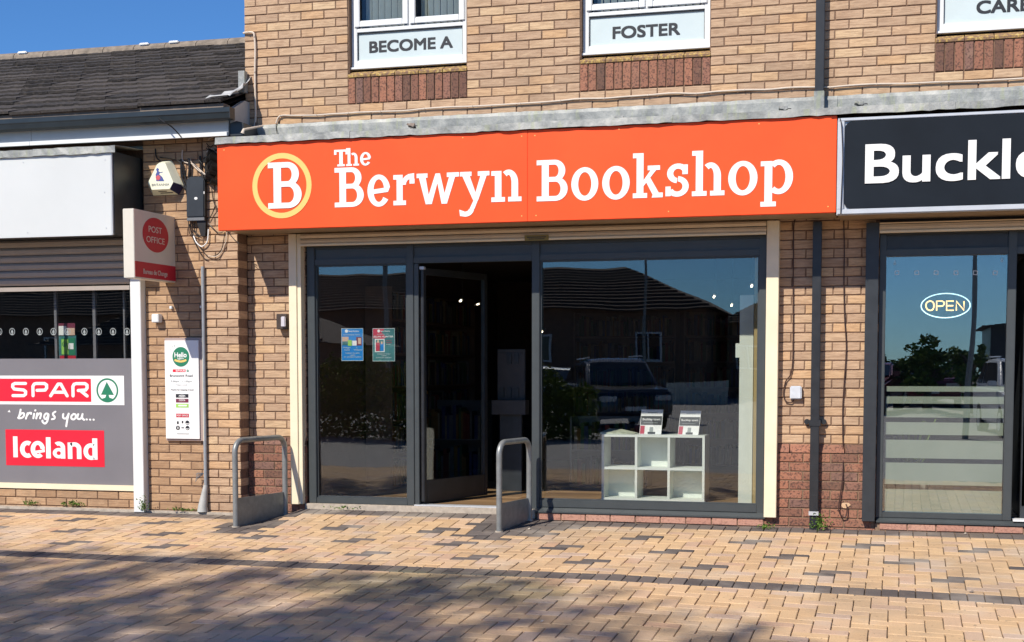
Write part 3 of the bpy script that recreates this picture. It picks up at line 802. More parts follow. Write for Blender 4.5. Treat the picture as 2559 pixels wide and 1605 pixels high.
# store window with graphics
T = thing('store_window', 'store window with grey film below carrying SPAR and Iceland signs', 'window', (-3, -.12, .15))
t = MB(); t.box(-9, -1.05, -.150, -.06, .160, .212); t.build('window_sill', M_CREAM, T, bevel=.003)
t = MB(); t.box(-9, -1.04, -.118, -.114, .213, 2.46); t.build('window_pane', M_GLASS, T)
t = MB(); t.box(-9, -1.04, -.124, -.1195, .213, 1.383); t.build('grey_film', M_FILM, T)
FY = -.1245
def z_(x, y): return PX(x, y, FY)
def rectpx(name, x0, y0, x1, y1, Y, mat, parent, t=.0015):
    a = PX(x0, y0, Y); b = PX(x1, y1, Y); c = PX(x1, y0, Y); d = PX(x0, y1, Y)
    mb = MB(); mb.box((a[0]+d[0])/2, (b[0]+c[0])/2, Y-t, Y, (b[1]+d[1])/2, (a[1]+c[1])/2); return mb.build(name, mat, parent)
s0 = 1/4.447
def q(x, y): return x*s0, 920+y*s0
a = q(-700, 85); b = q(1380, 405); rectpx('white_band', a[0], a[1], b[0], b[1], FY, M_WHT, T)
a = q(-700, 118); b = q(1012, 370); rectpx('red_band', a[0], a[1], b[0], b[1], FY-.0016, M_RED, T)
def mapq(Y):
    A = PX(*q(0, 500), Y); Bp = PX(*q(1000, 500), Y); Tt = PX(*q(600, 100), Y); Bb = PX(*q(600, 900), Y)
    return (lambda u: A[0]+(Bp[0]-A[0])*u/1000), (lambda v: Tt[1]+(Bb[1]-Tt[1])*(v-100)/800)
fx, fz = mapq(FY)
sh = Sh(fx, fz, FY-.0032, .0012)
W_ = 34
for pl_ in ([(298, 172), (180, 172), (155, 185), (153, 212), (170, 235), (275, 245), (298, 262), (296, 292), (275, 308), (155, 308)],
            [(380, 308), (380, 205), (395, 178), (420, 172), (510, 172), (533, 188), (533, 222), (515, 245), (425, 248)],
            [(575, 308), (660, 178), (690, 178), (757, 308)], [(612, 268), (725, 268)],
            [(822, 308), (822, 205), (835, 180), (860, 172), (955, 172), (977, 188), (977, 220), (960, 243), (880, 248)], [(905, 250), (975, 308)]):
    sh.line(pl_, W_)
sh.build('lettering', M_WHT, T)
sh = Sh(fx, fz, FY-.0016, .0012)
sh.arc(1194, 245, 118, 133, 0, 360, 17, 19, 44); sh.poly([(1190, 152), (1125, 293), (1265, 296)]).poly([(1183, 290), (1205, 290), (1216, 325), (1260, 340), (1240, 362), (1194, 372), (1150, 362), (1128, 340), (1172, 325)])
sh.build('tree_emblem', M_GREEN, T)
sh = Sh(fx, fz, FY, .0012); w = 21
hand = [[(235, 465), (222, 520), (208, 560)], [(215, 540), (240, 510), (268, 505), (272, 530), (250, 555), (215, 562), (205, 555)],
        [(312, 505), (300, 540), (292, 565)], [(300, 540), (325, 505), (350, 500), (350, 512)], [(385, 510), (375, 560)], [(398, 474), (400, 470)],
        [(420, 505), (408, 562)], [(412, 540), (440, 508), (462, 510), (450, 560)],
        [(545, 515), (520, 505), (498, 530), (500, 560), (520, 565), (545, 520), (530, 590), (505, 618), (478, 600), (476, 585)],
        [(622, 485), (598, 500), (595, 520), (612, 540), (608, 562), (582, 568)],
        [(708, 510), (705, 545), (722, 560), (745, 550), (768, 505)], [(768, 505), (750, 580), (738, 645)],
        [(822, 508), (798, 530), (798, 560), (822, 568), (845, 545), (842, 515), (822, 508)],
        [(872, 510), (862, 550), (880, 565), (905, 550), (920, 508)], [(920, 508), (915, 550), (935, 572)],
        [(962, 566), (965, 568)], [(1000, 568), (1002, 570)], [(1038, 568), (1040, 570)]]
for h in hand: sh.line(curve(h, 4) if len(h) > 2 else h, w)
sh.poly([(108, 468), (88, 492), (120, 496)])
sh.build('script_lettering', M_WHT, T)
a = q(66, 688); b = q(1160, 1090); rectpx('red_panel', a[0], a[1], b[0], b[1], FY, M_RED, T)
sh = Sh(fx, fz, FY-.0016, .0012)
sh.rect(142, 192, 1000, 765)
sh.arc(302, 908, 84, 96, 58, 302, 52, 48, 20)
sh.arc(418, 908, 80, 96, -8, -312, 50, 44, 22); sh.poly([(378, 925), (495, 905), (497, 935), (385, 955)]); sh.poly([(470, 915), (490, 915), (497, 880), (450, 880)])
sh.rect(510, 562, 1005, 770)
sh.rect(672, 722, 1005, 880); sh.arc(652, 882, 70, 66, 0, -130, 50, 44, 14); sh.arc(650, 945, 66, 58, 0, 360, 42, 36, 24)
sh.rect(750, 800, 1006, 825); sh.arc(822, 893, 78, 72, 0, -130, 50, 46, 12); sh.rect(850, 900, 1006, 893)
sh.rect(1020, 1075, 1010, 775); sh.arc(1004, 922, 82, 92, 60, 300, 50, 44, 20); sh.rect(1000, 1030, 1012, 970); sh.rect(1002, 1030, 878, 835)
sh.build('lettering', M_WHT, T)
M_ICON = plain('grey_icon', (.30, .33, .33), .5, var=.05)
def treeicon(cx, cy, Yp, k=1):
    X, Z = PX(cx, cy, Yp); r = .031*k
    s = Sh(lambda u: X+u*r, lambda v: Z+v*r*1.08, Yp, .0012)
    s.arc(0, 0, 1, 1, 0, 360, .17, .17, 22); s.poly([(0, .72), (-.5, -.30), (.5, -.30)]).poly([(-.09, -.3), (.09, -.3), (.16, -.58), (.55, -.66), (0, -.92), (-.55, -.66), (-.16, -.58)])
    return s
for cx in (-1.5, 30.5, 64.8, 99.3, 133.6, 169, 211, 247, 282.5, 317.5):
    treeicon(cx, 829, -.119).build('tree_icon', M_ICON, T)
for x0, x1 in ((140, 146), (236, 243), (312, 316)):
    rectpx('mullion', x0, 700, x1, 900, -.06, M_FILM, T, .03)
# inside of the store
mb = MB(); mb.box(-9, -1.0, 3.0, 3.1, -.1, 3.2); mb.box(-9, -.93, -.05, 3.1, 2.6, 2.7); mb.box(-1.0, -.93, .06, 3.1, -.1, 2.7); mb.box(-9, -1.0, -.05, 3.1, -.12, -.02)
mb.box(-9.1, -9, -.05, 3.1, -.1, 2.7)
tag(mb.build('store_room', M_ROOMG, None), kind='structure')
T = thing('display_screen', 'poster display with green notice standing behind the dark store window', 'display', (-1.8, .1, 1.3))
rectpx('poster', 144, 808, 188, 838, .02, M_MAROON, T, .004); rectpx('photo_print', 146, 815, 166, 838, .014, M_WHT, T, .002); rectpx('photo_print', 168, 820, 187, 838, .014, M_SKIN, T, .002)
rectpx('back_board', 142, 838, 192, 898, .03, M_TEAL, T, .01)
rectpx('green_notice', 153, 845, 188, 888, .018, M_GREEN, T, .002); rectpx('lime_patch', 154, 848, 171, 886, .0155, M_LIME, T, .002); rectpx('white_patch', 170, 858, 184, 873, .0155, M_WHT, T, .002)
rectpx('red_edge', 150, 889, 190, 897, .018, M_POR, T, .004)
t = treeicon(161, 860, .012, .75); t.build('tree_icon', M_GREEN, T)
# blade sign
T = thing('blade_sign', 'projecting Post Office sign with red roundel and Bureau de Change strip', 'sign', (-.68, -.5, 2.06))
bx0, bx1, by0, by1, bz0, bz1 = -.728, -.622, -.880, -.176, 2.062, 2.650
t = MB(); t.box(bx0, bx1, by0, by1, bz0, bz1); t.build('sign_body', M_POW, T, bevel=.004)
t = MB(); t.box(bx1, bx1+.0015, by0+.004, by1-.004, bz0+.012, bz0+.145); t.build('red_strip', M_POR, T)
sh = Sh(lambda u: u, lambda v: v, bx1, .0015, 'x'); sh.disc(-.520, 2.455, .222, .150, 44); sh.build('roundel', M_POR, T)
text('lettering', 'POST', -.640, -.415, 2.475, 2.53, bx1+.0018, M_POW, T, depth=.001, face='x')
text('lettering', 'OFFICE', -.680, -.370, 2.385, 2.44, bx1+.0018, M_POW, T, depth=.001, face='x')
text('lettering', 'Bureau de Change', -.74, -.33, 2.108, 2.152, bx1+.0018, M_POW, T, bold=.01, depth=.001, face='x')
# poster board on the brown brick pier
T = thing('notice_board', 'white Hello again notice board with opening hours on the brown brick pier', 'sign', (-.6, -.2, .8))
bY = LY-.03
def pb(x, y): return 380+x/5.04, 820+y/5.04
a = PX(*pb(158, 125), bY+.002); b = PX(*pb(668, 1432), bY+.002)
mb = MB(); mb.box(a[0], b[0], bY+.002, LY-.002, b[1]+.005, a[1]); mb.build('back_board', M_BROWNB, T, bevel=.002)
mb = MB(); mb.box(b[0]-.012, b[0], bY-.008, bY+.0015, b[1]+.005, a[1]); mb.build('edge_strip', M_CREAM, T)
a = PX(*pb(165, 158), bY); b = PX(*pb(612, 1400), bY); PBX0, PBX1, PBZ0, PBZ1 = a[0], b[0]-.004, b[1]+.003, a[1]
mb = MB(); mb.box(PBX0, PBX1, bY-.012, bY+.0015, PBZ0, PBZ1); mb.build('white_panel', M_WHT, T)
pY = bY-.0125
fxn = lambda u: PBX0+(PBX1-PBX0)*(u-175)/440; fzn = lambda v: PBZ1+(PBZ0-PBZ1)*(v-160)/1240
def pt(s, x0, x1, y0, y1, mat, bold=0.0): text('lettering', s, fxn(x0), fxn(x1), fzn(y1), fzn(y0), pY-.001, mat, T, bold=bold, depth=.0008, fit='full')
sh = Sh(fxn, fzn, pY, .001); sh.disc(387, 366, 110, 124, 40); sh.build('green_roundel', M_GREEN, T)
pt('Hello', 305, 462, 312, 372, M_WHT, .03); pt('again', 342, 425, 378, 402, M_WHT, .02); 
sh = Sh(fxn, fzn, pY-.0012, .0008); sh.line([(306, 405), (345, 420), (385, 426), (425, 420), (458, 405)], 24, False); sh.build('yellow_smile', M_YEL, T)
sh = Sh(fxn, fzn, pY, .0008)
for A in ([(245, 262), (262, 278)], [(277, 232), (288, 252)], [(310, 210), (305, 242)]): sh.line(A, 5, False)
sh.build('ray_marks', M_ICON, T)
def block(x0, x1, y0, y1, mat): s = Sh(fxn, fzn, pY, .0008); s.rect(x0, x1, y1, y0); s.build('colour_block', mat, T)
block(278, 445, 524, 558, M_RED); pt('SPAR', 318, 442, 530, 552, M_WHT, .02)
sh = Sh(fxn, fzn, pY, .0008); sh.arc(474, 542, 15, 17, 0, 360, 4, 4, 16); sh.poly([(474, 530), (465, 550), (483, 550)]); sh.build('tree_emblem', M_GREEN, T)
pt('Brunswick Road', 240, 536, 588, 618, M_BLK); pt('7.00am - 11.00pm', 250, 530, 664, 692, M_ICON); pt('7 days a week', 312, 470, 712, 730, M_ICON)
pt('Thanks for keeping it local', 245, 545, 772, 796, M_BLK)
block(313, 478, 835, 881, M_BLK); block(313, 478, 896, 943, M_MAROON); block(313, 478, 958, 1006, M_LIME)
sh = Sh(fxn, fzn, pY-.001, .0006); sh.arc(395, 872, 50, 26, 200, 340, 8, 8, 10); sh.rect(365, 425, 874, 866); sh.rect(345, 455, 990, 972); sh.build('white_marks', M_WHT, T)
pt('COSTA', 355, 437, 904, 924, M_WHT, .02)
block(313, 480, 1083, 1130, M_POR); pt('POST OFFICE', 324, 470, 1096, 1117, M_WHT, .01)
sh = Sh(fxn, fzn, pY, .0008)
for cx, cy in ((459, 1197), (334, 1264), (460, 1264)): sh.disc(cx, cy, 26, 28, 22)
sh.rect(322, 345, 1216, 1180).rect(386, 405, 1205, 1175).rect(380, 415, 1268, 1256); sh.rect(320, 480, 1342, 1336); sh.build('service_icons', M_BLK, T)
sh = Sh(fxn, fzn, pY-.001, .0006); sh.arc(459, 1200, 18, 18, 0, 180, 4, 4, 8).rect(440, 478, 1212, 1206).rect(330, 340, 1280, 1248).arc(460, 1266, 18, 18, 0, 180, 4, 4, 8).rect(444, 476, 1276, 1271); sh.build('white_marks', M_WHT, T)

# ================================================================== BOOKSHOP FRONT
GY = .045
T = thing('shop_window', 'dark grey framed glazed bookshop front with transom panels and two tall panes', 'shopfront', (2.6, 0, .05))
f = MB()
for x0, x1, z0 in ((.577, .652, .083), (1.516, 1.582, .083), (2.650, 2.718, .06), (4.566, 4.624, .06)): f.box(x0, x1, 0, .075, z0, 2.385)
for x0, x1 in ((.652, 1.516), (1.582, 2.650), (2.718, 4.566)):
    f.box(x0, x1, .004, .075, 2.205, 2.258); f.box(x0, x1, .004, .075, 2.345, 2.385)
f.box(.652, 1.516, .003, .075, .083, .136); f.box(2.718, 4.566, .003, .075, .10, .163)
f.build('frame', M_GREY, T, bevel=.004)
for x0, x1 in ((.652, 1.516), (1.582, 2.650), (2.718, 4.566)):
    t = MB(); t.box(x0+.001, x1-.001, .02, .05, 2.259, 2.344); t.build('transom_panel', M_GREY, T)
for x0, x1, z0 in ((.652, 1.516, .136), (2.718, 4.566, .163)):
    t = MB(); t.box(x0-.004, x1+.004, GY, GY+.006, z0-.004, 2.209); t.build('window_pane', M_GLASS, T)
    b = MB(); b.box(x0+.0005, x0+.012, .022, GY-.001, z0, 2.205); b.box(x1-.012, x1-.0005, .022, GY-.001, z0, 2.205); b.box(x0+.012, x1-.012, .022, GY-.001, z0+.0005, z0+.012); b.box(x0+.012, x1-.012, .022, GY-.001, 2.193, 2.2045); b.build('glazing_bead', M_GREY, T)
t = MB(); t.prism([(-.050, .056), (-.050, .070), (.002, .098), (.05, .098), (.05, .056)], 2.690, 4.64, ax='x'); t.build('metal_sill', M_GREY, T, bevel=.002)
t = MB(); t.box(.56, 2.69, -.055, .09, .0, .082); t.build('concrete_threshold', M_CONC, T, bevel=.006)
t = MB(); t.box(1.586, 2.648, -.02, .09, .083, .094); t.build('door_track', M_ALU, T)
sil = []
n = 9
for i in range(n):
    w = (4.628-2.705)/n; sil.append((2.705+w*(i+.5), -.040, .025, w-.008, .060, .1, M_SILLB))
lay(sil, wall, 'sill_brick')
mb = MB(); mb.box(2.70, 4.63, -.03, .06, -.2, .050); mb.build('sill_mortar', M_MORT2, wall)
# open door
T = thing('shop_door', 'dark glazed shop door standing open inward with a full height pull bar', 'door', (1.60, .03, .1))
ang = math.radians(72); hx, hy = 1.628, .07; Lf = 1.0
def dp(u, v, z): return (hx+u*math.cos(ang)-v*math.sin(ang), hy+u*math.sin(ang)+v*math.cos(ang), z)
def dbox(mb, u0, u1, v0, v1, z0, z1):
    v = [dp(u, w, z) for z in (z0, z1) for w in (v0, v1) for u in (u0, u1)]
    mb.add(v, [(0, 2, 3, 1), (4, 5, 7, 6), (0, 1, 5, 4), (2, 6, 7, 3), (0, 4, 6, 2), (1, 3, 7, 5)])
t = MB(); dbox(t, 0, .05, -.02, .02, .10, 2.17); dbox(t, Lf-.05, Lf, -.02, .02, .10, 2.17); dbox(t, .05, Lf-.05, -.019, .019, .10, .30); dbox(t, .05, Lf-.05, -.019, .019, 2.11, 2.17)
t.build('door_frame', M_DARKM, T, bevel=.003)
t = MB(); dbox(t, .045, Lf-.045, -.003, .003, .295, 2.115); t.build('door_pane', M_GLASS, T)
t = MB(); t.box(1.586, 1.627, .006, .07, .094, 2.20); t.build('door_jamb', M_GREY, T, bevel=.003)
t = MB(); t.tube([(1.655, .035, .12), (1.655, .035, 2.155)], .0185, 12); t.build('pull_bar', M_PIPE, T, smooth=True)
t = MB(); t.box(1.633, 1.677, .012, .058, 2.150, 2.176); t.build('pull_bar_cap', M_ALU, T, bevel=.003)
# bookshop shutter
T = thing('roller_shutter', 'cream roller shutter raised above the bookshop door with cream guide posts', 'shutter', (2.6, -.1, .05))
for i, (za, zb, y) in enumerate(((2.434, 2.476, -.105), (2.385, 2.432, -.100))):
    t = MB(); t.prism([(y+.03, za), (y+.004, za), (y, za+.008), (y-.006, (za+zb)/2), (y, zb-.006), (y+.03, zb)], .565, 4.628, ax='x'); t.build('slat', M_CREAMD, T)
t = MB(); t.box(.565, 4.628, -.112, -.08, 2.366, 2.384); t.build('bottom_rail', M_CREAM, T, bevel=.003)
for x0, x1, zb in ((.441, .515, .075), (4.632, 4.731, .072)):
    t = MB(); t.box(x0, x1, -.086, .0065, zb, 2.476); t.build('guide_post', M_CREAM, T, bevel=.003)
t = MB(); t.box(.5165, .553, -.074, .0065, .078, 2.476); t.build('guide_channel', M_CREAM, T, bevel=.002)
t = MB(); a = PX(1311, 588, -.115); b = PX(1371, 601, -.115); t.box(a[0], b[0], -.1165, -.1125, b[1], a[1]); pl_ = t.build('maker_plate', plain('brass_plate', (.30, .19, .05), .4, metal=.6, sc=40), T, bevel=.001)
t = Sh(lambda u: u, lambda v: v, -.1168, .0006); t.rect(a[0]+.02, b[0]-.02, b[1]+.026, b[1]+.034).rect(a[0]+.035, b[0]-.035, b[1]+.012, b[1]+.018); t.build('plate_print', M_BLK, T)

# posters stuck inside the left pane
def poster(px0, px1, py0, py1, base, label):
    Y = GY+.0075+.004
    a = PX(px0, py0, Y); b = PX(px1, py1, Y); x0, x1, z0, z1 = a[0], b[0], b[1], a[1]
    t = MB(); t.box(x0, x1, Y, Y+.002, z0, z1)
    p = thing('poster', label, 'poster', (x0, Y, z0))
    t = MB(); t.box(x0, x1, Y, Y+.002, z0, z1); t.build('poster_sheet', base, p)
    e = MB()
    for A in ((x0, x1, z0, z0+.004), (x0, x1, z1-.004, z1), (x0, x0+.003, z0+.004, z1-.004), (x1-.003, x1, z0+.004, z1-.004)): e.box(A[0], A[1], Y-.001, Y-.0001, A[2], A[3])
    e.build('poster_border', M_PANEL, p)
    U = lambda u: x0+(x1-x0)*u; V = lambda v: z1-(z1-z0)*v
    def r(u0, u1, v0, v1, m, n='print_block', k=1): s = Sh(U, V, Y-.0002*k, .0004); s.rect(u0, u1, v1, v0); return s.build(n, m, p)
    def tx(s, u0, u1, v0, v1, m, bold=.02): text('lettering', s, U(u0), U(u1), V(v1), V(v0), Y-.0008, m, p, bold=bold, depth=.0004)
    return p, U, V, r, tx, Y
p, U, V, r, tx, Y = poster(853, 908, 821, 902, M_BLUE, 'blue events poster with two portraits inside the left bookshop pane')
s = Sh(U, V, Y-.0004, .0004); s.disc(.235, .085, .07, .05, 20); s.build('round_logo', M_WHT, p); tx('Berwyn Bookshop', .33, .82, .065, .105, M_WHT)
tx('AN EVENING WITH', .08, .85, .185, .215, M_PANEL)
r(.03, .33, .26, .52, M_SKIN); r(.04, .31, .40, .52, M_TEAL, k=3); r(.30, .48, .36, .54, M_LIME, k=4); r(.50, .70, .38, .53, M_WHT, k=2); r(.68, .93, .27, .53, M_MAROON); r(.77, .90, .30, .48, M_SKIN, k=4)
tx('Philippa', .08, .42, .57, .61, M_PANEL); tx('Nellie', .14, .38, .64, .68, M_PANEL); tx('L.', .68, .76, .57, .61, M_PANEL); tx('Williams', .56, .94, .64, .68, M_PANEL)
tx('TUESDAY 7TH APRIL', .17, .84, .745, .78, M_PANEL); tx('7.00PM', .38, .62, .81, .84, M_PANEL); tx('ST. JOHNS CHURCH', .12, .9, .865, .90, M_PANEL)
p, U, V, r, tx, Y = poster(931, 987, 821, 903, M_TEAL, 'crimson and teal book event poster beside the blue poster')
s = Sh(U, V, Y-.0002, .0004); s.poly([(.02, .01), (.55, .01), (.40, .12), (.62, .28), (.45, .33), (.02, .30)]); s.build('crimson_corner', M_CRIM, p)
s = Sh(U, V, Y-.0008, .0004); s.disc(.28, .08, .06, .045, 20); s.build('round_logo', M_WHT, p); tx('Berwyn Bookshop', .37, .78, .065, .10, M_WHT)
tx('AN EVENING WITH', .2, .74, .165, .19, M_PANEL); tx('ELLIN HUNTER', .06, .93, .225, .275, M_WHT, .03)
r(.10, .54, .32, .72, M_WHT, k=2); r(.14, .50, .345, .695, M_TEAL, k=5); r(.15, .32, .43, .69, M_CRIM, k=8); r(.35, .50, .46, .69, M_BLUE, k=8); r(.21, .29, .36, .44, M_SKIN, k=10); r(.38, .45, .40, .48, M_SKIN, k=10)
tx('WITH', .6, .85, .36, .385, M_CRIM); tx('THE AUTHOR', .6, .86, .42, .45, M_CRIM); tx('SIGNING', .6, .8, .48, .50, M_PANEL)
tx('THURSDAY 9 MAY', .2, .8, .765, .795, M_PANEL); tx('7.00PM', .4, .62, .82, .845, M_PANEL); tx('BUCKLEY LIBRARY', .15, .85, .875, .905, M_PANEL)

# ------------------------------------------------------------------ bookshop interior
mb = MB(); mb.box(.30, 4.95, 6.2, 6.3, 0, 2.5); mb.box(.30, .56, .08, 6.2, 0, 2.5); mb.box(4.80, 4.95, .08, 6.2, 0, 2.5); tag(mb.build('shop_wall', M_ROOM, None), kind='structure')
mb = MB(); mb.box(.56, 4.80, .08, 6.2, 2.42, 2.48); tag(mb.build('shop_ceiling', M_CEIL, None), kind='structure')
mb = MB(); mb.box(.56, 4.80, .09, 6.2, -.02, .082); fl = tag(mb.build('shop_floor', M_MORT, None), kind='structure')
bd = MB(); y = .10; row = 0
while y < 6.1:
    x = .57-random.uniform(0, 1.0)
    while x < 4.79:
        x1 = min(4.79, x+1.2); xa = max(.565, x)
        if x1-xa > .05: bd.box(xa+.0015, x1-.0015, y, y+.177, .083, .090)
        x += 1.2
    y += .18
M_LAM = nodes('laminate'); m_, nt_, p_ = M_LAM
c_ = ramp(nt_, rnd(nt_), [(0, (.20, .12, .06)), (1, (.36, .23, .12))]); c_ = mixc(nt_, mth(nt_, 'MULTIPLY', ss_(nt_, noise(nt_, (1.5, 40, 1), 2, 4), .45, .65), .4), c_, (.12, .07, .03))
nt_.links.new(c_, p_.inputs['Base Color']); p_.inputs['Roughness'].default_value = .35
o = bd.build('floor_boards', m_, fl); o['kind'] = 'stuff'
# white cube shelf
T = thing('cube_shelf', 'white six cube shelf unit in the right bookshop window', 'shelf unit', (3.54, .9, .09))
FY0, FY1 = .90, 1.22; X0, X1, Z0, Z1 = 3.074, 4.014, .091, .690; th = .022
t = MB(); t.box(X0, X1, FY0, FY1, Z1-th, Z1); t.build('top_board', M_SHELFW, T, bevel=.001)
t = MB(); t.box(X0, X1, FY0, FY1, Z0, Z0+th); t.build('bottom_board', M_SHELFW, T)
t = MB(); t.box(X0+th, X1-th, FY0+.001, FY1, .372, .372+th); t.build('middle_board', M_SHELFW, T)
for x in (X0, X1-th): t = MB(); t.box(x, x+th, FY0+.0005, FY1, Z0+th, Z1-th); t.build('side_panel', M_SHELFW, T)
for x in (X0+.318, X0+.616-.0):
    for za, zb in ((Z0+th, .372), (.372+th, Z1-th)): t = MB(); t.box(x-.011, x+.011, FY0+.0008, FY1, za, zb); t.build('divider', M_SHELFW, T)
for i, j in ((1, 1), (0, 0), (2, 0)):
    xa = (X0+th, X0+.329, X0+.627)[i]; xb = (X0+.307, X0+.605, X1-th)[i]; za, zb = ((Z0+th, .372), (.372+th, Z1-th))[j]
    t = MB(); t.box(xa, xb, FY1-.10, FY1-.092, za, zb); t.build('back_panel', M_SHELFW, T)
def bookstand(px0, px1, py0, py1, lean, label):
    Yb = .97; a = PX(px0, py0, Yb); b = PX(px1, py1, Yb); x0, x1, z1 = a[0], b[0], a[1]; z0 = .6915; H = z1-z0
    T = thing('book', label, 'book', ((x0+x1)/2, Yb, z0), 'copies of the white town history book on the cube shelf')
    def P(u, v, t): return (x0+(x1-x0)*u+lean*v, Yb+v*.05+t, z0+H*v)
    def quad(u0, u1, v0, v1, t0, t1, m, n):
        q = MB(); vv = [P(u, v, t) for t in (t0, t1) for v in (v0, v1) for u in (u0, u1)]
        q.add(vv, [(0, 1, 3, 2), (4, 6, 7, 5), (0, 4, 5, 1), (2, 3, 7, 6), (0, 2, 6, 4), (1, 5, 7, 3)]); return q.build(n, m, T)
    quad(0, 1, 0, 1, 0, .02, M_WHT, 'cover'); quad(.02, .98, .38, .74, -.0012, -.0002, M_DARKM, 'title_band'); quad(.02, .22, .02, .35, -.0012, -.0002, M_CRIM, 'red_corner')
    quad(.45, .62, .05, .30, -.0012, -.0002, M_ICON, 'figure_print'); quad(.38, .72, .02, .10, -.0022, -.0012, M_DARKM, 'figure_print'); quad(.3, .75, .86, .89, -.0012, -.0002, M_ICON, 'small_print')
    quad(.15, .8, .46, .475, -.0022, -.0012, M_ICON, 'small_print')
    text('lettering', 'Buckley town', P(.1, .6, 0)[0], P(.9, .6, 0)[0], z0+H*.57, z0+H*.66, Yb+.027, M_WHT, T, bold=.03, depth=.001)
    t = MB(); t.prism([(Yb+.03, z0), (Yb+.10, z0), (Yb+.075, z0+H*.8)], x0+(x1-x0)*.4+lean*.5, x0+(x1-x0)*.6+lean*.5, ax='x'); t.build('stand', M_GLASSU if False else M_PANEL, T)
bookstand(1598, 1652, 1024, 1085, .010, 'left white and black town history book standing on the cube shelf')
bookstand(1694, 1745, 1027, 1086, .018, 'right white and black town history book leaning on the cube shelf')
T = thing('magazine', 'open folded magazine lying on the left end of the cube shelf', 'magazine', (3.15, .95, .692))
t = MB(); t.add([(3.055, .93, .708), (3.20, .93, .7), (3.36, .93, .695), (3.10, 1.15, .735), (3.22, 1.15, .728), (3.36, 1.15, .698), (3.055, .93, .692), (3.36, .93, .6915), (3.36, 1.15, .6915), (3.10, 1.15, .6915)],
      [(0, 1, 4, 3), (1, 2, 5, 4), (0, 6, 7, 2, 1), (0, 3, 9, 6), (3, 4, 5, 8, 9), (2, 7, 8, 5), (6, 9, 8, 7)]); t.build('pages', plain('magazine_print', (.55, .58, .46), .5, var=.3, sc=20), T)
# white pier and ochre wall at the right of the window
mb = MB(); mb.box(4.375, 4.490, .35, .50, .083, 1.905); mb.box(4.34, 4.3745, .36, .42, 1.38, 1.50)
tag(mb.build('window_pier', M_PLAS, None), 'white plastered slim pier just inside the right side of the large pane', 'pillar')
mb = MB(); mb.box(4.50, 4.79, .30, .52, .083, 2.41); tag(mb.build('partition', M_OCHRE, None), 'ochre side partition behind the white slim pier', 'partition')
# bookcases
BCOL = [plain('book_'+n, tuple(k*.45 for k in c), .7, var=.2, spec=.2) for n, c in (('red', (.22, .04, .03)), ('blue', (.04, .07, .20)), ('cream', (.35, .30, .2)), ('green', (.05, .14, .06)), ('black', (.03, .03, .03)), ('ochre', (.30, .17, .04)), ('grey', (.18, .19, .2)))]  # book colours scaled down so the unlit interior's darkness is in the paint
M_DWOOD = plain('dark_shelf_wood', (.10, .055, .035), .6, var=.2, sc=8)
def bookcase(x0, x1, y0, y1, z1, rows, label, face='y', mat=None):
    T = thing('bookcase', label, 'bookcase', ((x0+x1)/2, (y0+y1)/2, .091))
    mat = mat or M_DWOOD; z0 = .091; t = MB()
    if face == 'y': t.box(x0, x0+.02, y0, y1, z0, z1); t.box(x1-.02, x1, y0, y1, z0, z1); t.box(x0+.02, x1-.02, y1-.01, y1, z0, z1)
    else: t.box(x0, x1, y0, y0+.02, z0, z1); t.box(x0, x1, y1-.02, y1, z0, z1); t.box(x0, x0+.01, y0+.02, y1-.02, z0, z1)
    t.build('carcass', mat, T)
    hh = (z1-z0)/rows
    for r_ in range(rows):
        z = z0+r_*hh; t = MB()
        if face == 'y': t.box(x0+.02, x1-.02, y0+.002, y1-.01, z, z+.018)
        else: t.box(x0+.01, x1-.002, y0+.02, y1-.02, z, z+.018)
        t.build('shelf_board', mat, T)
        bk = MB(); a, b = ((x0, x1) if face == 'y' else (y0, y1)); u = a+.03
        while u < b-.06:
            w = random.uniform(.015, .045); h = random.uniform(.6, .88)*hh; d = random.uniform(0, .03)
            if random.random() > .06:
                if face == 'y': bk.box(u, u+w-.001, y0+.03+d, y1-.05, z+.0185, z+h, random.choice(BCOL))
                else: bk.box(x0+.05, x1-.03-d, u, u+w-.001, z+.0185, z+h, random.choice(BCOL))
            u += w
        o = bk.build('row_of_books', None, T); o['kind'] = 'stuff'
bookcase(1.7, 3.0, 5.7, 6.05, 2.0, 6, 'tall dark bookcase at the back of the bookshop seen through the door')
bookcase(3.1, 4.5, 5.7, 6.05, 2.0, 6, 'tall dark bookcase at the back right of the bookshop')
bookcase(.58, .86, 1.4, 4.2, 2.1, 6, 'long bookcase along the left wall of the bookshop', 'x')
bookcase(2.45, 3.25, 2.3, 2.6, .80, 2, 'low white framed bookcase behind the window pane beside the right jamb', 'y', M_GREY)
bookcase(.75, 1.45, 2.6, 2.9, .95, 2, 'low bookcase behind the left bookshop pane', 'y', M_GREY)
T = thing('display_stand', 'white card display stand with hanging packs inside the doorway', 'display stand', (2.45, 1.6, .09))
a = PX(1243, 873, 1.6); b = PX(1312, 1000, 1.6)
M_DIMW = plain('dimmed_white_card', (.05, .05, .052), .6, var=.1)  # white card painted almost black to carry the dimness inside the doorway
t = MB(); t.box(a[0], b[0], 1.6, 1.62, b[1], a[1]); t.build('back_card', M_DIMW, T, bevel=.006)
t = MB(); t.box(a[0]-.03, b[0]+.03, 1.50, 1.64, b[1]-.14, b[1]-.001); t.build('tray', M_DIMW, T)
t = MB(); t.box(a[0]+.03, b[0]-.03, 1.58, 1.64, .091, b[1]-.141); t.build('pillar', M_DARKM, T)
for i in range(3):
    for z in (.55, .02):
        if i == 0 and z > .3: continue
        t = MB(); xx = a[0]+.02+i*.075; zz = b[1]+z*.62+.01; t.box(xx, xx+.05, 1.583, 1.599, zz, zz+.10); t.build('hanging_pack', M_DARKM, T, bevel=.004)
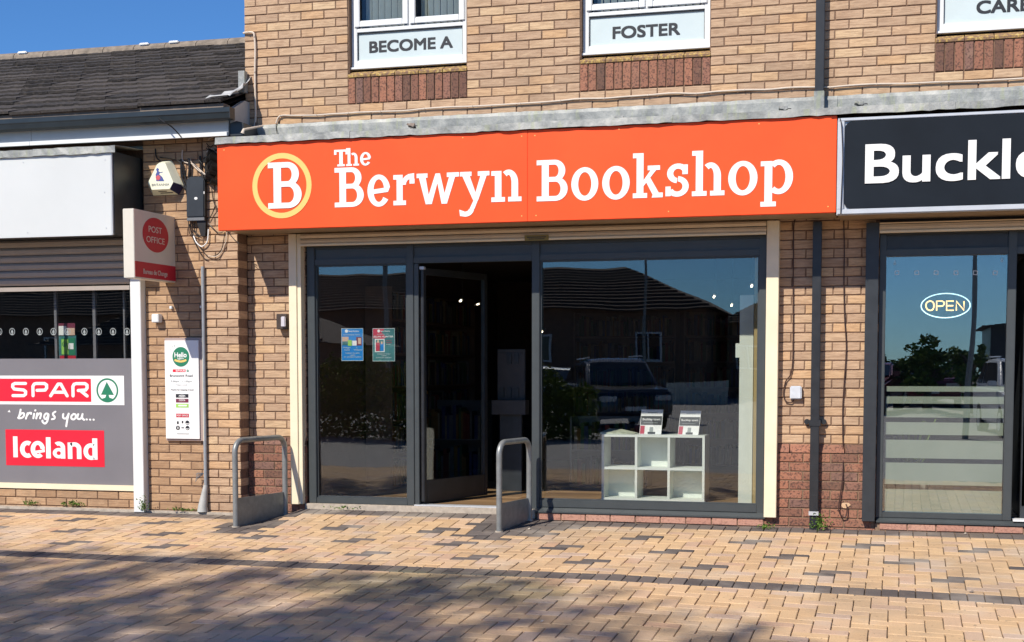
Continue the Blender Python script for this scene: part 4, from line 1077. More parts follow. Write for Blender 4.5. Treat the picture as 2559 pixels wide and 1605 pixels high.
text('lettering', 'Happy Learning', a[0]+.01, b[0]-.02, a[1]-.04, a[1]-.022, 1.5995, M_BLK, T, depth=.001)
# spot lamps
for i, (px, py, Y) in enumerate(((1150, 753, 2.2), (1353, 831, 3.0), (1784, 743, 2.4), (1878, 716, 1.2), (1828, 764, 3.0), (1000, 748, 3.5))):
    x, z = PX(px, py, Y); x2 = min(max(x, .7), 4.7)
    lab = ('small lit spot lamp seen through the open door', 'small lit spot lamp low by the right door jamb', 'small lit spot lamp above the cube shelf', 'small lit spot lamp beside the white slim pier', 'small lit lamp between two others at the right of the large pane', 'small lit spot lamp behind the left pane')[i]
    T = thing('spot_lamp', lab, 'lamp', (x, Y, z), 'small lit spot lamps in the bookshop')
    t = MB(); t.tube([(x, Y, z), (x+.0, Y+.03, z+.01)], [.009, .008], 10); t.build('bulb', M_LAMP, T)
    t = MB(); t.tube([(x, Y+.031, z+.012), (x, Y+.10, z+.04)], .02, 10); t.tube([(x, Y+.08, z+.05), (x, Y+.08, 2.419)], .004, 6); t.build('lamp_body', M_DARKM, T)

# ================================================================== NEIGHBOUR SHOPFRONT (right)
T = thing('shop_window', 'dark grey framed shop window with frosted bands at the right end', 'shopfront', (6, 0, .05))
f = MB()
f.box(5.516, 5.567, 0, .075, .089, 2.385); f.box(6.484, 6.548, 0, .075, .089, 2.385); f.box(7.6, 7.66, 0, .075, .089, 2.385); f.box(8.9, 9.0, 0, .075, .089, 2.385)
f.box(5.567, 6.484, .003, .075, .089, .135); f.box(5.567, 6.484, .003, .075, 2.176, 2.232); f.box(5.567, 6.484, .003, .075, 2.345, 2.385)
f.box(6.548, 7.6, .003, .075, 2.176, 2.232); f.box(6.548, 7.6, .003, .075, 2.345, 2.385)
f.build('frame', M_GREY, T, bevel=.004)
for x0, x1 in ((5.568, 6.483), (6.549, 7.599)): t = MB(); t.box(x0, x1, .02, .05, 2.233, 2.344); t.build('transom_panel', M_DARKM, T)
t = MB(); t.box(5.563, 6.488, GY, GY+.006, .131, 2.18); t.build('window_pane', M_GLASSB, T)
t = MB(); t.box(7.66, 8.9, GY, GY+.006, .131, 2.38); t.build('window_pane', M_GLASSB, T)
t = MB(); t.prism([(-.055, .052), (-.055, .066), (.002, .088), (.06, .088), (.06, .052)], 5.52, 9.0, ax='x'); t.build('metal_sill', M_GREY, T, bevel=.002)
for y0, y1 in ((965.5, 978.6), (990.8, 1008.6), (1020, 1043), (1055, 1086), (1099, 1144.5), (1156, 1210), (1222, 1280)):
    za = PX(2217, y0, GY)[1]; zb = PX(2217, y1, GY)[1]
    t = MB(); t.box(5.580, 6.478, GY+.008, GY+.0095, zb, za); t.build('frosted_band', M_FROST, T)
for cx in (2241.5, 2291, 2339.5, 2389, 2437.5, 2487):
    x, z = PX(cx, 682, GY-.001); r_ = .0165; a = random.uniform(-.15, .15)
    s = Sh(lambda u: u, lambda v: v, GY-.0005, .0008)
    def rp(u, v): return (x+u*math.cos(a)-v*math.sin(a), z+u*math.sin(a)+v*math.cos(a))
    w = .0042
    for A in (((-r_, -r_), (r_, -r_), (r_, -r_+w), (-r_, -r_+w)), ((-r_, r_-w), (r_, r_-w), (r_, r_), (-r_, r_)), ((-r_, -r_), (-r_+w, -r_), (-r_+w, r_), (-r_, r_)), ((r_-w, -r_), (r_, -r_), (r_, r_), (r_-w, r_))): s.poly([rp(*k) for k in A])
    s.build('square_sticker', M_WHT, T)
for cx, cy in ((2236, 657), (2504, 650)):
    x, z = PX(cx, cy, GY-.001); s = Sh(lambda u: u, lambda v: v, GY-.0005, .002); s.arc(x, z-.006, .0105, .0105, 0, 360, .004, .004, 16).rect(x-.003, x+.003, z+.002, z+.018); s.build('suction_hook', M_PANEL, T)
sil = []
for i in range(15):
    w = .2188; sil.append((5.545+w*(i+.5), -.045, .021, w-.008, .052, .1, M_SILLB))
lay(sil, wall, 'sill_brick', stuffname='sill_brickwork')
mb = MB(); mb.box(5.515, 9.0, -.035, .08, -.2, .045); mb.build('sill_mortar', M_MORT2, wall)
t = MB(); t.box(6.50, 9.0, -.03, .1, .05, .099) if False else t.box(6.56, 7.6, -.04, .09, .089, .104); t.build('white_threshold', M_UPVC, T)
T = thing('neon_sign', 'lit oval neon OPEN sign in the right shop window', 'neon sign', (6.0, .07, 1.6))
cx_, cz_ = PX(2363, 764, .075); t = MB(); pts = [(cx_+.186*math.cos(2*PI*i/48), .075, cz_+.096*math.sin(2*PI*i/48)) for i in range(49)]
t.tube(pts, .0048, 6, cap=False); t.build('oval_tube', M_NEONW, T, smooth=True)
t = MB(); K = lambda x, y: (PX(x, y, .075)[0], .075, PX(x, y, .075)[1])
o_ = lambda x: 2180+x/5.04; p_q = lambda y: 600+y/5.04
def nl(pts): t.tube([K(o_(a), p_q(b)) for a, b in pts], .0058, 6)
nl(curve([(730, 768), (690, 785), (675, 825), (690, 870), (730, 888), (765, 870), (775, 825), (765, 785), (730, 768)], 4))
nl([(810, 890), (810, 770), (880, 770), (903, 785), (905, 810), (885, 832), (812, 835)]); nl([(1025, 770), (935, 770), (935, 886), (1025, 886)]); nl([(937, 828), (1020, 828)]); nl([(1058, 888), (1058, 770), (1155, 888), (1155, 772)])
t.build('letter_tube', M_NEONO, T, smooth=True)
T = thing('roller_shutter', 'cream and dark framed roller shutter above the right shop window', 'shutter', (7, -.1, .05))
for za, zb, y in ((2.425, 2.4385, -.105), (2.372, 2.423, -.100)):
    t = MB(); t.prism([(y+.03, za), (y+.004, za), (y, za+.006), (y-.006, (za+zb)/2), (y, zb-.004), (y+.03, zb)], 5.512, 9, ax='x'); t.build('slat', M_CREAMD, T)
t = MB(); t.box(5.512, 9, -.112, -.08, 2.352, 2.371); t.build('bottom_rail', M_CREAM, T, bevel=.003)
t = MB(); t.box(5.410, 5.510, -.086, -.0305, .062, 2.4385); t.box(5.425, 5.495, -.030, .006, .3, 2.438); t.build('guide_post', M_DARKM, T, bevel=.003)
mb = MB(); mb.box(5.35, 9.2, 3.4, 3.5, 0, 2.5); mb.box(5.1, 5.35, .08, 3.4, 0, 2.5); mb.box(9.0, 9.2, .08, 3.4, 0, 2.5); mb.box(5.35, 9.0, .08, 3.4, 2.42, 2.48); mb.box(5.35, 9.0, .1, 3.4, 0, .08)
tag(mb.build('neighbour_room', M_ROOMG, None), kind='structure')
mb = MB(); mb.box(6.62, 6.66, .09, 1.0, .105, 2.17); mb.box(6.63, 6.65, .09, 1.0, .2, 2.1); tag(mb.build('glass_door', M_DARKM, None), 'dark door leaf open behind the right shop frame', 'door')
T = thing('potted_plant', 'spiky potted plant behind the frosted bands', 'plant', (5.8, .55, .08))
t = MB(); t.tube([(5.8, .55, .081), (5.8, .55, .36)], [.10, .14], 14); t.build('pot', M_PLAS, T)
t = MB()
for i in range(26):
    a = random.uniform(0, 2*PI); l = random.uniform(.25, .55); e = random.uniform(.5, 1.3)
    p0 = Vector((5.8, .55, .36)); p1 = p0+Vector((math.cos(a)*l*.4, math.sin(a)*l*.4, l*e*.8)); p2 = p0+Vector((math.cos(a)*l, math.sin(a)*l, l*e*.7))
    s = Vector((-math.sin(a), math.cos(a), 0))*.012; t.add([p0-s, p0+s, p1+s, p1-s, p2], [(0, 1, 2, 3), (3, 2, 4)])
t.build('leaves', M_WEED, T)

# ================================================================== STREET FURNITURE AND FITTINGS
def hoop(x0, y0, x1, y1, zt, label):
    T = thing('hoop_barrier', label, 'barrier', ((x0+x1)/2, (y0+y1)/2, gz(x0, y0)), 'galvanised hoop barriers flanking the bookshop door')
    a = Vector((x0, y0, 0)); b = Vector((x1, y1, 0)); d = (b-a).normalized(); r = .024; zt -= r; R = .10
    pts = [a+Vector((0, 0, gz(x0, y0)-.05))]
    for k in range(9): t = PI/2*k/8; pts.append(a+d*(R-R*math.cos(t))+Vector((0, 0, zt-R+R*math.sin(t))))
    for k in range(9): t = PI/2*k/8; pts.append(b-d*(R-R*math.sin(t))+Vector((0, 0, zt-R+R*math.cos(t))))
    pts.append(b+Vector((0, 0, gz(x1, y1)-.05)))
    t = MB(); t.tube(pts, r, 20); t.build('hoop_tube', M_STEEL, T, smooth=True)
    n = Vector((-d.y, d.x, 0))*.004; t = MB(); za = .19
    p = [a+d*.018+Vector((0, 0, gz(x0, y0)-.02)), b-d*.018+Vector((0, 0, gz(x1, y1)-.02)), b-d*.018+Vector((0, 0, za)), a+d*.018+Vector((0, 0, za))]
    v = [q-n for q in p]+[q+n for q in p]
    t.add(v, [(0, 1, 2, 3), (7, 6, 5, 4), (0, 4, 5, 1), (1, 5, 6, 2), (2, 6, 7, 3), (3, 7, 4, 0)]); t.build('tapping_plate', M_STEEL, T)
    for q in (a, b):
        z = gz(q.x, q.y); t = MB(); t.tube([(q.x, q.y, z-.01), (q.x, q.y, z+.008)], .034, 16); t.build('mortar_collar', M_CONC, T)
hoop(.272, -.835, .405, -.13, .705, 'galvanised hoop barrier with infill plate in front of the left cream shutter post')
hoop(2.560, -.700, 2.662, -.13, .710, 'galvanised hoop barrier with infill plate right of the open shop door')
# rainwater pipe
T = thing('drainpipe', 'square black rainwater pipe running down the brick pier between the two shops', 'drainpipe', (5.03, -.06, .1))
t = MB(); t.box(4.996, 5.066, -.088, -.018, 3.44, 6.5); t.build('upper_pipe', M_PIPE, T, bevel=.004)
t = MB(); t.box(4.996, 5.066, -.088, -.035, .13, 2.46); t.build('lower_pipe', M_PIPE, T, bevel=.004)
for z in (.62, .50, .38, .26): t = MB(); t.box(4.9945, 5.0675, -.0895, -.034, z, z+.004); t.build('joint_line', M_DARKM, T)
t = MB(); t.box(4.990, 5.071, -.094, -.018, 3.330, 3.486); t.build('lead_sleeve', M_LEAD, T, bevel=.003)
t = MB(); t.box(4.985, 5.078, -.093, -.034, .822, .872); t.build('bracket', M_PIPE, T, bevel=.002)
for x in (4.965, 5.098):
    s = MB(); s.tube([(x, -.036, .856), (x, -.01, .856)], .022, 12); s.build('bracket_lug', M_PIPE, T)
t = MB(); t.box(4.992, 5.070, -.094, -.034, .100, .132); t.build('pipe_end', M_ALU, T)
t = MB(); t.box(4.998, 5.064, -.08, -.035, -.03, .098); t.build('gully_stub', M_BLK, T)
# conduit
T = thing('conduit_pipe', 'grey plastic cable conduit with flared foot on the brown brick pier', 'pipe', (-.35, -.21, 0))
x, z = -.337, 0
t = MB(); t.tube([(-.338, -.203, 2.20), (-.340, -.203, 1.2), (-.338, -.203, .23)], .0165, 12); t.build('conduit_tube', plain('grey_plastic', (.27, .29, .31), .5, var=.12, sc=15), T, smooth=True)
t = MB(); t.tube([(-.338, -.205, .24), (-.350, -.212, .15), (-.362, -.222, .05), (-.362, -.222, .0)], [.02, .03, .042, .05], 12); t.build('flared_foot', plain('pale_grey_plastic', (.42, .42, .40), .6, var=.15), T, smooth=True)
t = MB()
for i in range(7): a = -.338-.02; t.tube([(a, -.205, .345), (a-.03-.006*i, -.24-.01*random.random(), .355-.012*i+random.uniform(-.01, .01)), (a-.055-.008*random.random(), -.235, .34-.012*i)], .002, 5)
t.build('frayed_tie', plain('blue_grey_twine', (.16, .22, .27), .7), T)
# alarm box
T = thing('alarm_box', 'cream delta shaped alarm box with Britannia lettering and navy strobe corner', 'alarm box', (-.72, -.2, 2.7))
AY = LY-.10
def A3(px, py, Y): x, z = PX(360+px/9.45, 360+py/9.45, Y); return (x, Y, z)
fr_ = [(420, 430), (300, 490), (90, 915), (185, 1080), (600, 1055), (700, 910), (500, 470)]
front = [A3(a, b, AY) for a, b in [(350, 450), (490, 440), (510, 475), (690, 900), (605, 1062), (180, 1082), (92, 915), (300, 490)]]
cx0 = sum(p[0] for p in front)/8; cz0 = sum(p[2] for p in front)/8
back = [(cx0+(p[0]-cx0)*1.42, LY-.002, cz0+(p[2]-cz0)*1.30) for p in front]
n = 8; t = MB(); t.add(front+back, [tuple(range(n))]+[(i, i+n, (i+1) % n+n, (i+1) % n) for i in range(n)]+[tuple(range(2*n-1, n-1, -1))]); t.build('housing', M_ALARM, T)
t = MB(); i = 3; q4 = [front[3], back[3], back[4], front[4]]; q4b = [(p[0]+.004, p[1]-.003, p[2]-.004) for p in q4]; t.add(q4+q4b, [(4, 5, 6, 7), (0, 4, 7, 3), (1, 2, 6, 5), (0, 1, 5, 4), (2, 3, 7, 6)]); t.build('strobe_lens', M_NAVY, T)
def az(px, py): return PX(360+px/9.45, 360+py/9.45, AY)
a = az(185, 1000); b = az(595, 925); text('lettering', 'BRITANNIA', a[0], b[0], a[1], b[1]-.0, AY-.0005, M_NAVY, T, depth=.0008)
def azp(mat, pts, k, nm): s = Sh(lambda u: u, lambda v: v, AY-.0003*k, .0005); s.poly([az(*p) for p in pts]); s.build(nm, mat, T)
azp(plain('figure_blue', (.06, .09, .30), .5), [(285, 600), (320, 560), (355, 600), (340, 640), (380, 670), (440, 655), (440, 675), (370, 690), (360, 720), (430, 780), (480, 880), (290, 880), (275, 720), (305, 660)], 1, 'figure_emblem')
azp(plain('figure_red', (.55, .10, .12), .5), [(330, 730), (385, 765), (385, 820), (340, 865), (290, 840), (275, 780)], 4, 'shield_emblem')
a = az(320, 1000); b = az(520, 970)
mid = lambda u, v: tuple(front[5][i]*(1-u)*(1-v)+front[4][i]*u*(1-v)+back[5][i]*(1-u)*v+back[4][i]*u*v for i in range(3))
for v0, v1, u0, u1 in ((.3, .42, .3, .7), (.55, .7, .35, .9)):
    t = MB(); qq = [mid(u0, v0), mid(u1, v0), mid(u1, v1), mid(u0, v1)]; t.add([(p[0], p[1]-.0006, p[2]-.0008) for p in qq], [(0, 1, 2, 3)]); o = t.build('number_print', M_BLK, T); md = o.modifiers.new('s', 'SOLIDIFY'); md.thickness = .0004
# black junction housing with cable tangle
T = thing('cable_box', 'tall black junction box with a white dot left of the orange sign', 'junction box', (-.47, -.22, 2.3))
a = PX(467, 443, LY-.05); b = PX(512, 543, LY-.05)
t = MB(); t.prism([(a[0]-.004, b[1]), (b[0], b[1]), (b[0]+.006, a[1]-.03), (b[0]-.03, a[1]), (a[0]+.04, a[1]+.002), (a[0], a[1]-.02)], LY-.065, LY-.003); t.build('housing', M_DARKM, T, bevel=.008)
t = MB(); t.box(a[0]-.002, b[0]-.002, LY-.060, LY-.006, b[1]-.03, b[1]-.001); t.build('bottom_cap', plain('grey_cap', (.15, .16, .17), .5), T, bevel=.003)
c = PX(489.5, 496, LY-.066); s = Sh(lambda u: u, lambda v: v, LY-.0655, .0015); s.disc(c[0], c[1], .016, .012, 18); s.build('white_dot', M_WHT, T)
c = PX(510, 482, LY-.066); s = Sh(lambda u: u, lambda v: v, LY-.0655, .0015); s.rect(c[0]-.004, c[0]+.004, c[1]-.01, c[1]+.012); s.build('white_tag', M_WHT, T)
T = thing('cable_bundle', 'tangled black and white cables around the junction box beside the orange sign', 'cables', (-.3, -.22, 2.0))
def cab(pts, r, mat, name='cable', par=None, Y0=LY-.012, n=5, yv=.02):
    P = [];
    for q_ in pts:
        Yq = q_[2] if len(q_) > 2 else Y0-random.uniform(0, yv); X_, Z_ = PX(q_[0], q_[1], Yq); P.append((X_, Yq, Z_))
    t = MB(); t.tube(curve(P, n), r, 6); return t.build(name, mat, par, smooth=True)
for pts, r, mt in [
    ([(388, 372), (392, 395), (410, 410), (428, 445), (450, 460), (470, 478)], .006, M_CAB), ([(400, 394), (430, 398), (452, 408), (458, 430), (455, 445)], .005, M_CAB),
    ([(456, 375), (456, 400), (470, 408), (487, 412), (500, 425), (515, 438)], .005, M_CABW), ([(474, 397), (482, 412), (495, 425), (512, 437)], .006, M_CABW),
    ([(453, 398), (454, 440), (466, 475), (470, 500)], .010, M_CAB), ([(472, 397), (474, 420), (472, 445)], .012, M_CAB), ([(500, 390), (502, 420), (507, 445)], .010, M_CAB), ([(512, 392), (514, 420), (513, 445)], .008, M_CAB),
    ([(495, 398), (505, 410), (512, 422), (520, 440)], .005, M_CAB), ([(460, 415), (462, 440), (468, 470)], .007, M_CAB),
    ([(520, 350), (530, 343), (543, 342)], .006, M_CABW), ([(516, 358), (525, 368), (535, 362), (543, 370)], .004, M_CAB), ([(515, 370), (528, 378), (543, 376)], .004, M_CAB), ([(516, 380), (530, 372), (543, 384)], .004, M_CABW), ([(518, 365), (530, 385), (543, 392)], .004, M_CAB),
    ([(471, 545), (473, 580), (480, 592)], .004, M_CAB), ([(476, 548), (477, 580), (490, 590), (500, 592)], .004, M_CAB), ([(482, 548), (480, 570), (492, 588)], .004, M_CAB), ([(488, 550), (486, 575), (500, 590)], .004, M_CAB),
    ([(484, 590), (490, 605), (502, 616), (512, 612), (519, 600), (521, 573)], .006, M_WHT), ([(473, 560), (482, 595), (505, 640), (520, 650)], .004, M_CAB), ([(486, 600), (505, 625), (520, 640), (540, 638), (555, 620), (562, 580)], .004, M_CAB),
    ([(520, 640), (540, 641), (552, 632), (564, 605), (567, 580)], .004, M_CABW), ([(520, 558), (532, 570), (545, 582), (558, 580)], .004, M_CAB), ([(520, 550), (530, 535), (535, 522), (536, 517)], .004, M_CAB), ([(529, 470), (533, 500), (540, 520), (544, 530)], .004, M_CAB),
    ([(570, 580), (585, 598), (598, 609)], .003, M_CAB), ([(628, 652, -.01), (634, 658, -.012), (642, 663, -.01)], .002, M_CAB)]:
    cab(pts, r, mt, par=T)
t = MB(); a = PX(517, 378, LY-.07)
for i in range(14):
    x = a[0]+.04+random.uniform(-.035, .035); z = a[1]-.02-i*.019+random.uniform(-.01, .01); r = random.uniform(.025, .042)
    t.tube([(x-r, LY-.03, z), (x, LY-.05-r*.6, z+.01), (x+r, LY-.03, z-.01)], [r*.6, r, r*.6], 8)
t.build('black_tape_bundle', M_CAB, T, smooth=True)
t = MB(); t.box(PX(537, 500, -.4)[0], PX(545, 500, -.4)[0], -.30, -.24, PX(540, 505, -.3)[1], PX(540, 481, -.3)[1]) if False else t.box(-.125, -.095, LY-.06, LY-.003, 2.55, 2.64); t.build('white_junction', M_UPVC, T)
t = MB(); t.prism([(PX(492, 545, LY-.02)[0], PX(492, 545, LY-.02)[1]), (PX(517, 545, LY-.02)[0], PX(517, 545, LY-.02)[1]), (PX(515, 585, LY-.02)[0], PX(515, 590, LY-.02)[1]), (PX(505, 592, LY-.02)[0], PX(505, 592, LY-.02)[1])], LY-.04, LY-.004); t.build('cable_funnel', M_CAB, T)
# individual cables
def single(name, label, pts, r, mat, Y0, yv=.004, clips=True, n=6, grp=None):
    P = []
    for q_ in pts:
        Yq = q_[2] if len(q_) > 2 else Y0-random.uniform(0, yv); X_, Z_ = PX(q_[0], q_[1], Yq); P.append((X_, Yq, Z_))
    T = thing(name, label, 'cable', P[0]); t = MB(); t.tube(curve(P, n), r, 7); t.build('flex', mat, T, smooth=True)
    if clips:
        for p in P[1:-1:2]: t = MB(); t.box(p[0]-.004, p[0]+.004, p[1]-r-.003, p[1]+.008, p[2]-.007, p[2]+.007); t.build('clip', mat, T, bevel=.001)
    return T
single('cable', 'long cream cable clipped along the buff brick above the lead flashing', [(690, 308, -.02), (700, 290), (735, 289), (790, 288), (830, 285), (870, 283), (895, 281), (950, 279), (1010, 277), (1060, 272), (1120, 268), (1180, 266), (1235, 263), (1300, 259), (1350, 256), (1400, 252), (1450, 247), (1510, 246), (1560, 242), (1620, 238), (1680, 233), (1740, 234), (1790, 229), (1860, 225), (1920, 224), (1975, 219), (2030, 218), (2075, 218), (2120, 214), (2190, 210), (2265, 209), (2350, 205), (2450, 202), (2559, 196), (2640, 190)], .0072, M_CABW, -.016, yv=.003)
single('cable', 'white cable looping round the top left brick corner and down to the flashing', [(608, 83, -.012), (620, 81, -.02), (632, 82, -.018), (636, 92), (638, 130), (637, 180), (638, 240), (639, 290), (637, 310), (630, 340, -.03)], .009, M_CABW, -.016, yv=.002)
single('cable', 'brown cable dropping from the orange sign to the white meter box', [(1993, 545), (1984, 560), (1983, 640), (1982, 730), (1982, 810), (1981, 900), (1976, 935), (1963, 955), (1958, 985), (1964, 1003), (1978, 1006), (1984, 998)], .0048, M_CABB, -.012)
single('cable', 'long brown cable hanging down the pier beside the dark shutter post', [(2108, 540), (2110, 620), (2109, 720), (2111, 800), (2115, 870), (2110, 950), (2106, 1020), (2106, 1080), (2107, 1130), (2106, 1190, -.045), (2098, 1250, -.05), (2096, 1275, -.055), (2104, 1291, -.06), (2114, 1290, -.055), (2117, 1270, -.05), (2114, 1260, -.045)], .005, M_CABB, -.012)
single('cable', 'thin black wire looping over the join between the two shop signs', [(2076, 268, -.12), (2086, 273, -.3), (2096, 290, -.5), (2102, 306, -.56), (2104, 330, -.56), (2106, 400, -.555), (2103, 480, -.556), (2101, 535, -.55)], .004, M_CAB, -.3, clips=False)
single('cable', 'overhead black telephone wire sagging from the roof ridge to the eaves', [(287, 128, 4.1), (300, 170, 2.6), (330, 210, 1.2), (365, 268, .2), (400, 298, -.48), (430, 318, -.47), (455, 345, -.36)], .006, M_CAB, -.3, clips=False)
single('cable', 'short black wire curving over the left end of the lead flashing', [(691, 300, -.02), (690, 320, -.03), (693, 337, -.06)], .003, M_CAB, -.02, clips=False)
single('cable', 'second black wire at the left corner of the lead flashing', [(638, 305, -.02), (640, 322, -.04), (645, 340, -.08)], .003, M_CAB, -.02, clips=False)
# bent flashing clips with wires
for i, (px, py, lab) in enumerate(((1015, 322, 'dark bent lead clip on the flashing above the word Berwyn'), (1535, 303, 'bent lead clip on the flashing above the middle of the orange sign'), (1945, 280, 'bent lead clip on the flashing near the right end of the orange sign'), (2135, 268, 'crumpled lead patch on the flashing left of the Buckley sign'))):
    Yc = -.40; x, z = PX(px, py, Yc); T = thing('lead_clip', lab, 'flashing clip', (x, Yc, z))
    t = MB(); v = []
    for k in range(5):
        for j in range(3): v.append((x+k*.017+random.uniform(-.004, .004), Yc+j*.03, z+.035-.006*k*(j != 1)+(.018 if j == 1 else 0)+random.uniform(-.004, .004)-j*.004))
    t.add(v, [(k*3+j, (k+1)*3+j, (k+1)*3+j+1, k*3+j+1) for k in range(4) for j in range(2)]); o = t.build('folded_lead', M_LEAD if i else M_UND, T); md = o.modifiers.new('s', 'SOLIDIFY'); md.thickness = .004
    t = MB(); t.tube(curve([(x+.02, Yc, z-.04), (x+.035, Yc-.01, z-.01), (x+.075, Yc-.005, z+.02), (x+.10, Yc, z+.018)], 4), .0035, 6); t.build('wire', M_CAB, T)
# meter box, wall lamp, small fittings
def wbox(name, label, cat, px0, px1, py0, py1, Yf, Yb, mat, bev=.006):
    a = PX(px0, py0, Yf); b = PX(px1, py1, Yf); t = MB(); t.box(a[0], b[0], Yf, Yb, b[1], a[1]); return tag(t.build(name, mat, None, bevel=bev), label, cat)
wbox('meter_box', 'small white plastic box on the pier right of the bookshop', 'electrical box', 1974, 2003, 965, 998, -.045, -.002, plain('white_box_plastic', (.55, .58, .62), .5), .008)
wbox('junction_box', 'small white square junction box above the notice board', 'electrical box', 378, 396, 785, 806, LY-.075, LY-.002, M_UPVC)
wbox('wall_clip', 'tiny white clip above and right of the junction box', 'clip', 423, 429, 765, 772, LY-.03, LY-.002, M_UPVC, .002)
wbox('wall_clip', 'tiny grey clip beside the conduit in the sign shade', 'clip', 499, 503, 764, 770, LY-.02, LY-.002, M_UPVC, .002)
T = thing('wall_lamp', 'small dark wall lamp with clear lens left of the cream shutter post', 'lamp', (.38, -.05, 1.6))
a = PX(690, 785, -.055); b = PX(721, 823, -.055)
t = MB(); t.box(a[0]+.01, b[0]-.006, -.075, -.005, b[1], a[1]); t.build('lamp_body', plain('bronze_metal', (.09, .065, .05), .4, metal=.4), T, bevel=.005)
t = MB(); t.box(b[0]-.052, b[0]-.012, -.105, -.0755, b[1]+.02, a[1]-.025); t.build('lens', plain('clear_lens', (.6, .58, .62), .1), T, bevel=.006)
T = thing('wall_patch', 'pale filler patch around the cable hole low on the pier', 'filler patch', (5.29, -.03, .15))
x, z = PX(2112, 1262, -.032); t = MB(); t.prism([(x+.045*math.cos(k*.7)*random.uniform(.6, 1.1), z+.026*math.sin(k*.7)*random.uniform(.6, 1.1)) for k in range(9)], -.0345, -.0285); t.build('patch', plain('filler', (.60, .40, .24), .9, sc=60), T)
# flue collar at the eaves end
T = thing('vent_cap', 'small dark grey plastic box with a clamp beside the white cable at the roof end', 'vent', (.05, -.14, 3.3))
a = PX(575, 310, -.30); b = PX(612, 340, -.30)
t = MB(); t.prism([(a[0], b[1]-.0), (b[0], b[1]-.0), (b[0]+.0, a[1]), ((a[0]+b[0])/2, a[1]+.02), (a[0], a[1])], -.32, -.05); t.build('cover', M_DARKM, T, bevel=.004)
t = MB(); X_, Z_ = PX(610, 325, -.33); t.tube([(X_-.01, -.34, Z_-.03), (X_, -.34, Z_), (X_+.07, -.1, Z_+.07)], [.018, .012, .008], 8); t.build('clamp_arm', M_CABW, T)

# weeds
def weed(x, y, n, h, sp, label, z=None):
    z = gz(x, y) if z is None else z; T = thing('weed', label, 'weed', (x, y, z), 'weeds growing at the foot of the shops')
    t = MB()
    for i in range(n):
        a = random.uniform(0, 2*PI); r = random.uniform(0, sp); p = Vector((x+r*math.cos(a)*1.6, y+r*math.sin(a)*.5-.004, z)); hh = h*random.uniform(.3, 1)*(1-.5*r/sp)
        tip = p+Vector((random.uniform(-.3, .3)*hh, -random.uniform(0, .3)*hh, hh))
        for k in range(3):
            c = p.lerp(tip, (k+1)/3); s = random.uniform(.006, .014); d = Vector((random.uniform(-1, 1), random.uniform(-1, .2), random.uniform(-.2, 1))).normalized()*s*1.6; w = d.cross(Vector((random.uniform(-1, 1), random.uniform(-1, 1), random.uniform(-1, 1)))).normalized()*s*.6
            t.add([c, c+d*.5+w, c+d, c+d*.5-w], [(0, 1, 2, 3)])
    t.build('leaves', M_WEED, T); s = MB()
    for i in range(4): s.tube([(x+random.uniform(-sp, sp)*.6, y, z-.01), (x+random.uniform(-sp, sp), y-.01, z+h*.6)], .0015, 4)
    s.build('stems', M_WEED, T)
weed(5.085, -.115, 70, .17, .05, 'bushy green weed at the foot of the black rainwater pipe')
weed(-.925, -.275, 45, .16, .03, 'upright weed against the foot of the white shutter post', .0)
weed(-1.72, -.16, 60, .05, .09, 'low spreading weed under the store window, nearer the white post', .015)
weed(-2.18, -.16, 30, .04, .06, 'small sparse weed under the store window at far left', .015)
weed(-.55, -.20, 45, .035, .12, 'thin weed strip along the foot of the brown brick pier', .0)
weed(4.66, -.13, 26, .07, .05, 'dry little weed at the foot of the right cream shutter post')
weed(.95, -.09, 22, .025, .12, 'sprinkle of weeds on the threshold under the left pane', .05)
# litter leaves
for i, (px, py) in enumerate(((2428, 1482), (1322, 1324), (2412, 1336), (1354, 1556))):
    g_ = [(2428, 1482), (1322, 1324), (2412, 1336), (1354, 1556)]
    d = FW*CF+RT*(px-CX)+UP*(CY-py); tt = 8
    for k in range(40): p = CP+d*(tt/CF); tt += (p.z-gz(p.x, p.y))/(-d.z/CF)*.8
    p = CP+d*(tt/CF); z = gz(p.x, p.y)+.004; s = .018 if i == 0 else .012
    t = MB(); t.add([(p.x-s, p.y, z+.003), (p.x, p.y-s*.5, z), (p.x+s, p.y+.3*s, z+.008), (p.x+.2*s, p.y+s*.7, z+.012), (p.x, p.y, z-.003)], [(0, 1, 2, 3), (0, 4, 1), (1, 4, 2), (2, 4, 3), (3, 4, 0)])
    tag(t.build('dead_leaf' if i in (0,) else 'pebble', M_UND if i == 0 else M_CONC, None), ('brown dead leaf on the buff paving at lower right', 'pale pebble beside the shadow of the right hoop barrier', 'pale chip of mortar by the dark edging under the right shop sill', 'pale pebble on the paving at bottom centre')[i], 'leaf' if i == 0 else 'pebble')

# ================================================================== THE STREET OPPOSITE (seen in the glass, and shading the paving)
def leafcloud(mb, c, rad, n, s, holes=0, flat=1.0):
    cl = [(Vector((random.gauss(0, .45), random.gauss(0, .45), random.gauss(0, .45))), random.uniform(.14, .34)) for _ in range(max(4, n//60))]
    for i in range(n):
        cc, r = random.choice(cl); q = cc+Vector((random.gauss(0, 1), random.gauss(0, 1), random.gauss(0, 1))).normalized()*r*random.uniform(.5, 1)
        p = Vector((c[0]+q.x*rad[0], c[1]+q.y*rad[1], c[2]+q.z*rad[2]))
        d = Vector((random.uniform(-1, 1), random.uniform(-1, 1), random.uniform(-.6, .6))).normalized(); w = d.cross(Vector((random.uniform(-1, 1), random.uniform(-1, 1), random.uniform(-1, 1)))).normalized()
        k = s*random.uniform(.6, 1.3); mb.add([p-d*k, p+w*k*.5, p+d*k, p-w*k*.5], [(0, 1, 2, 3)])
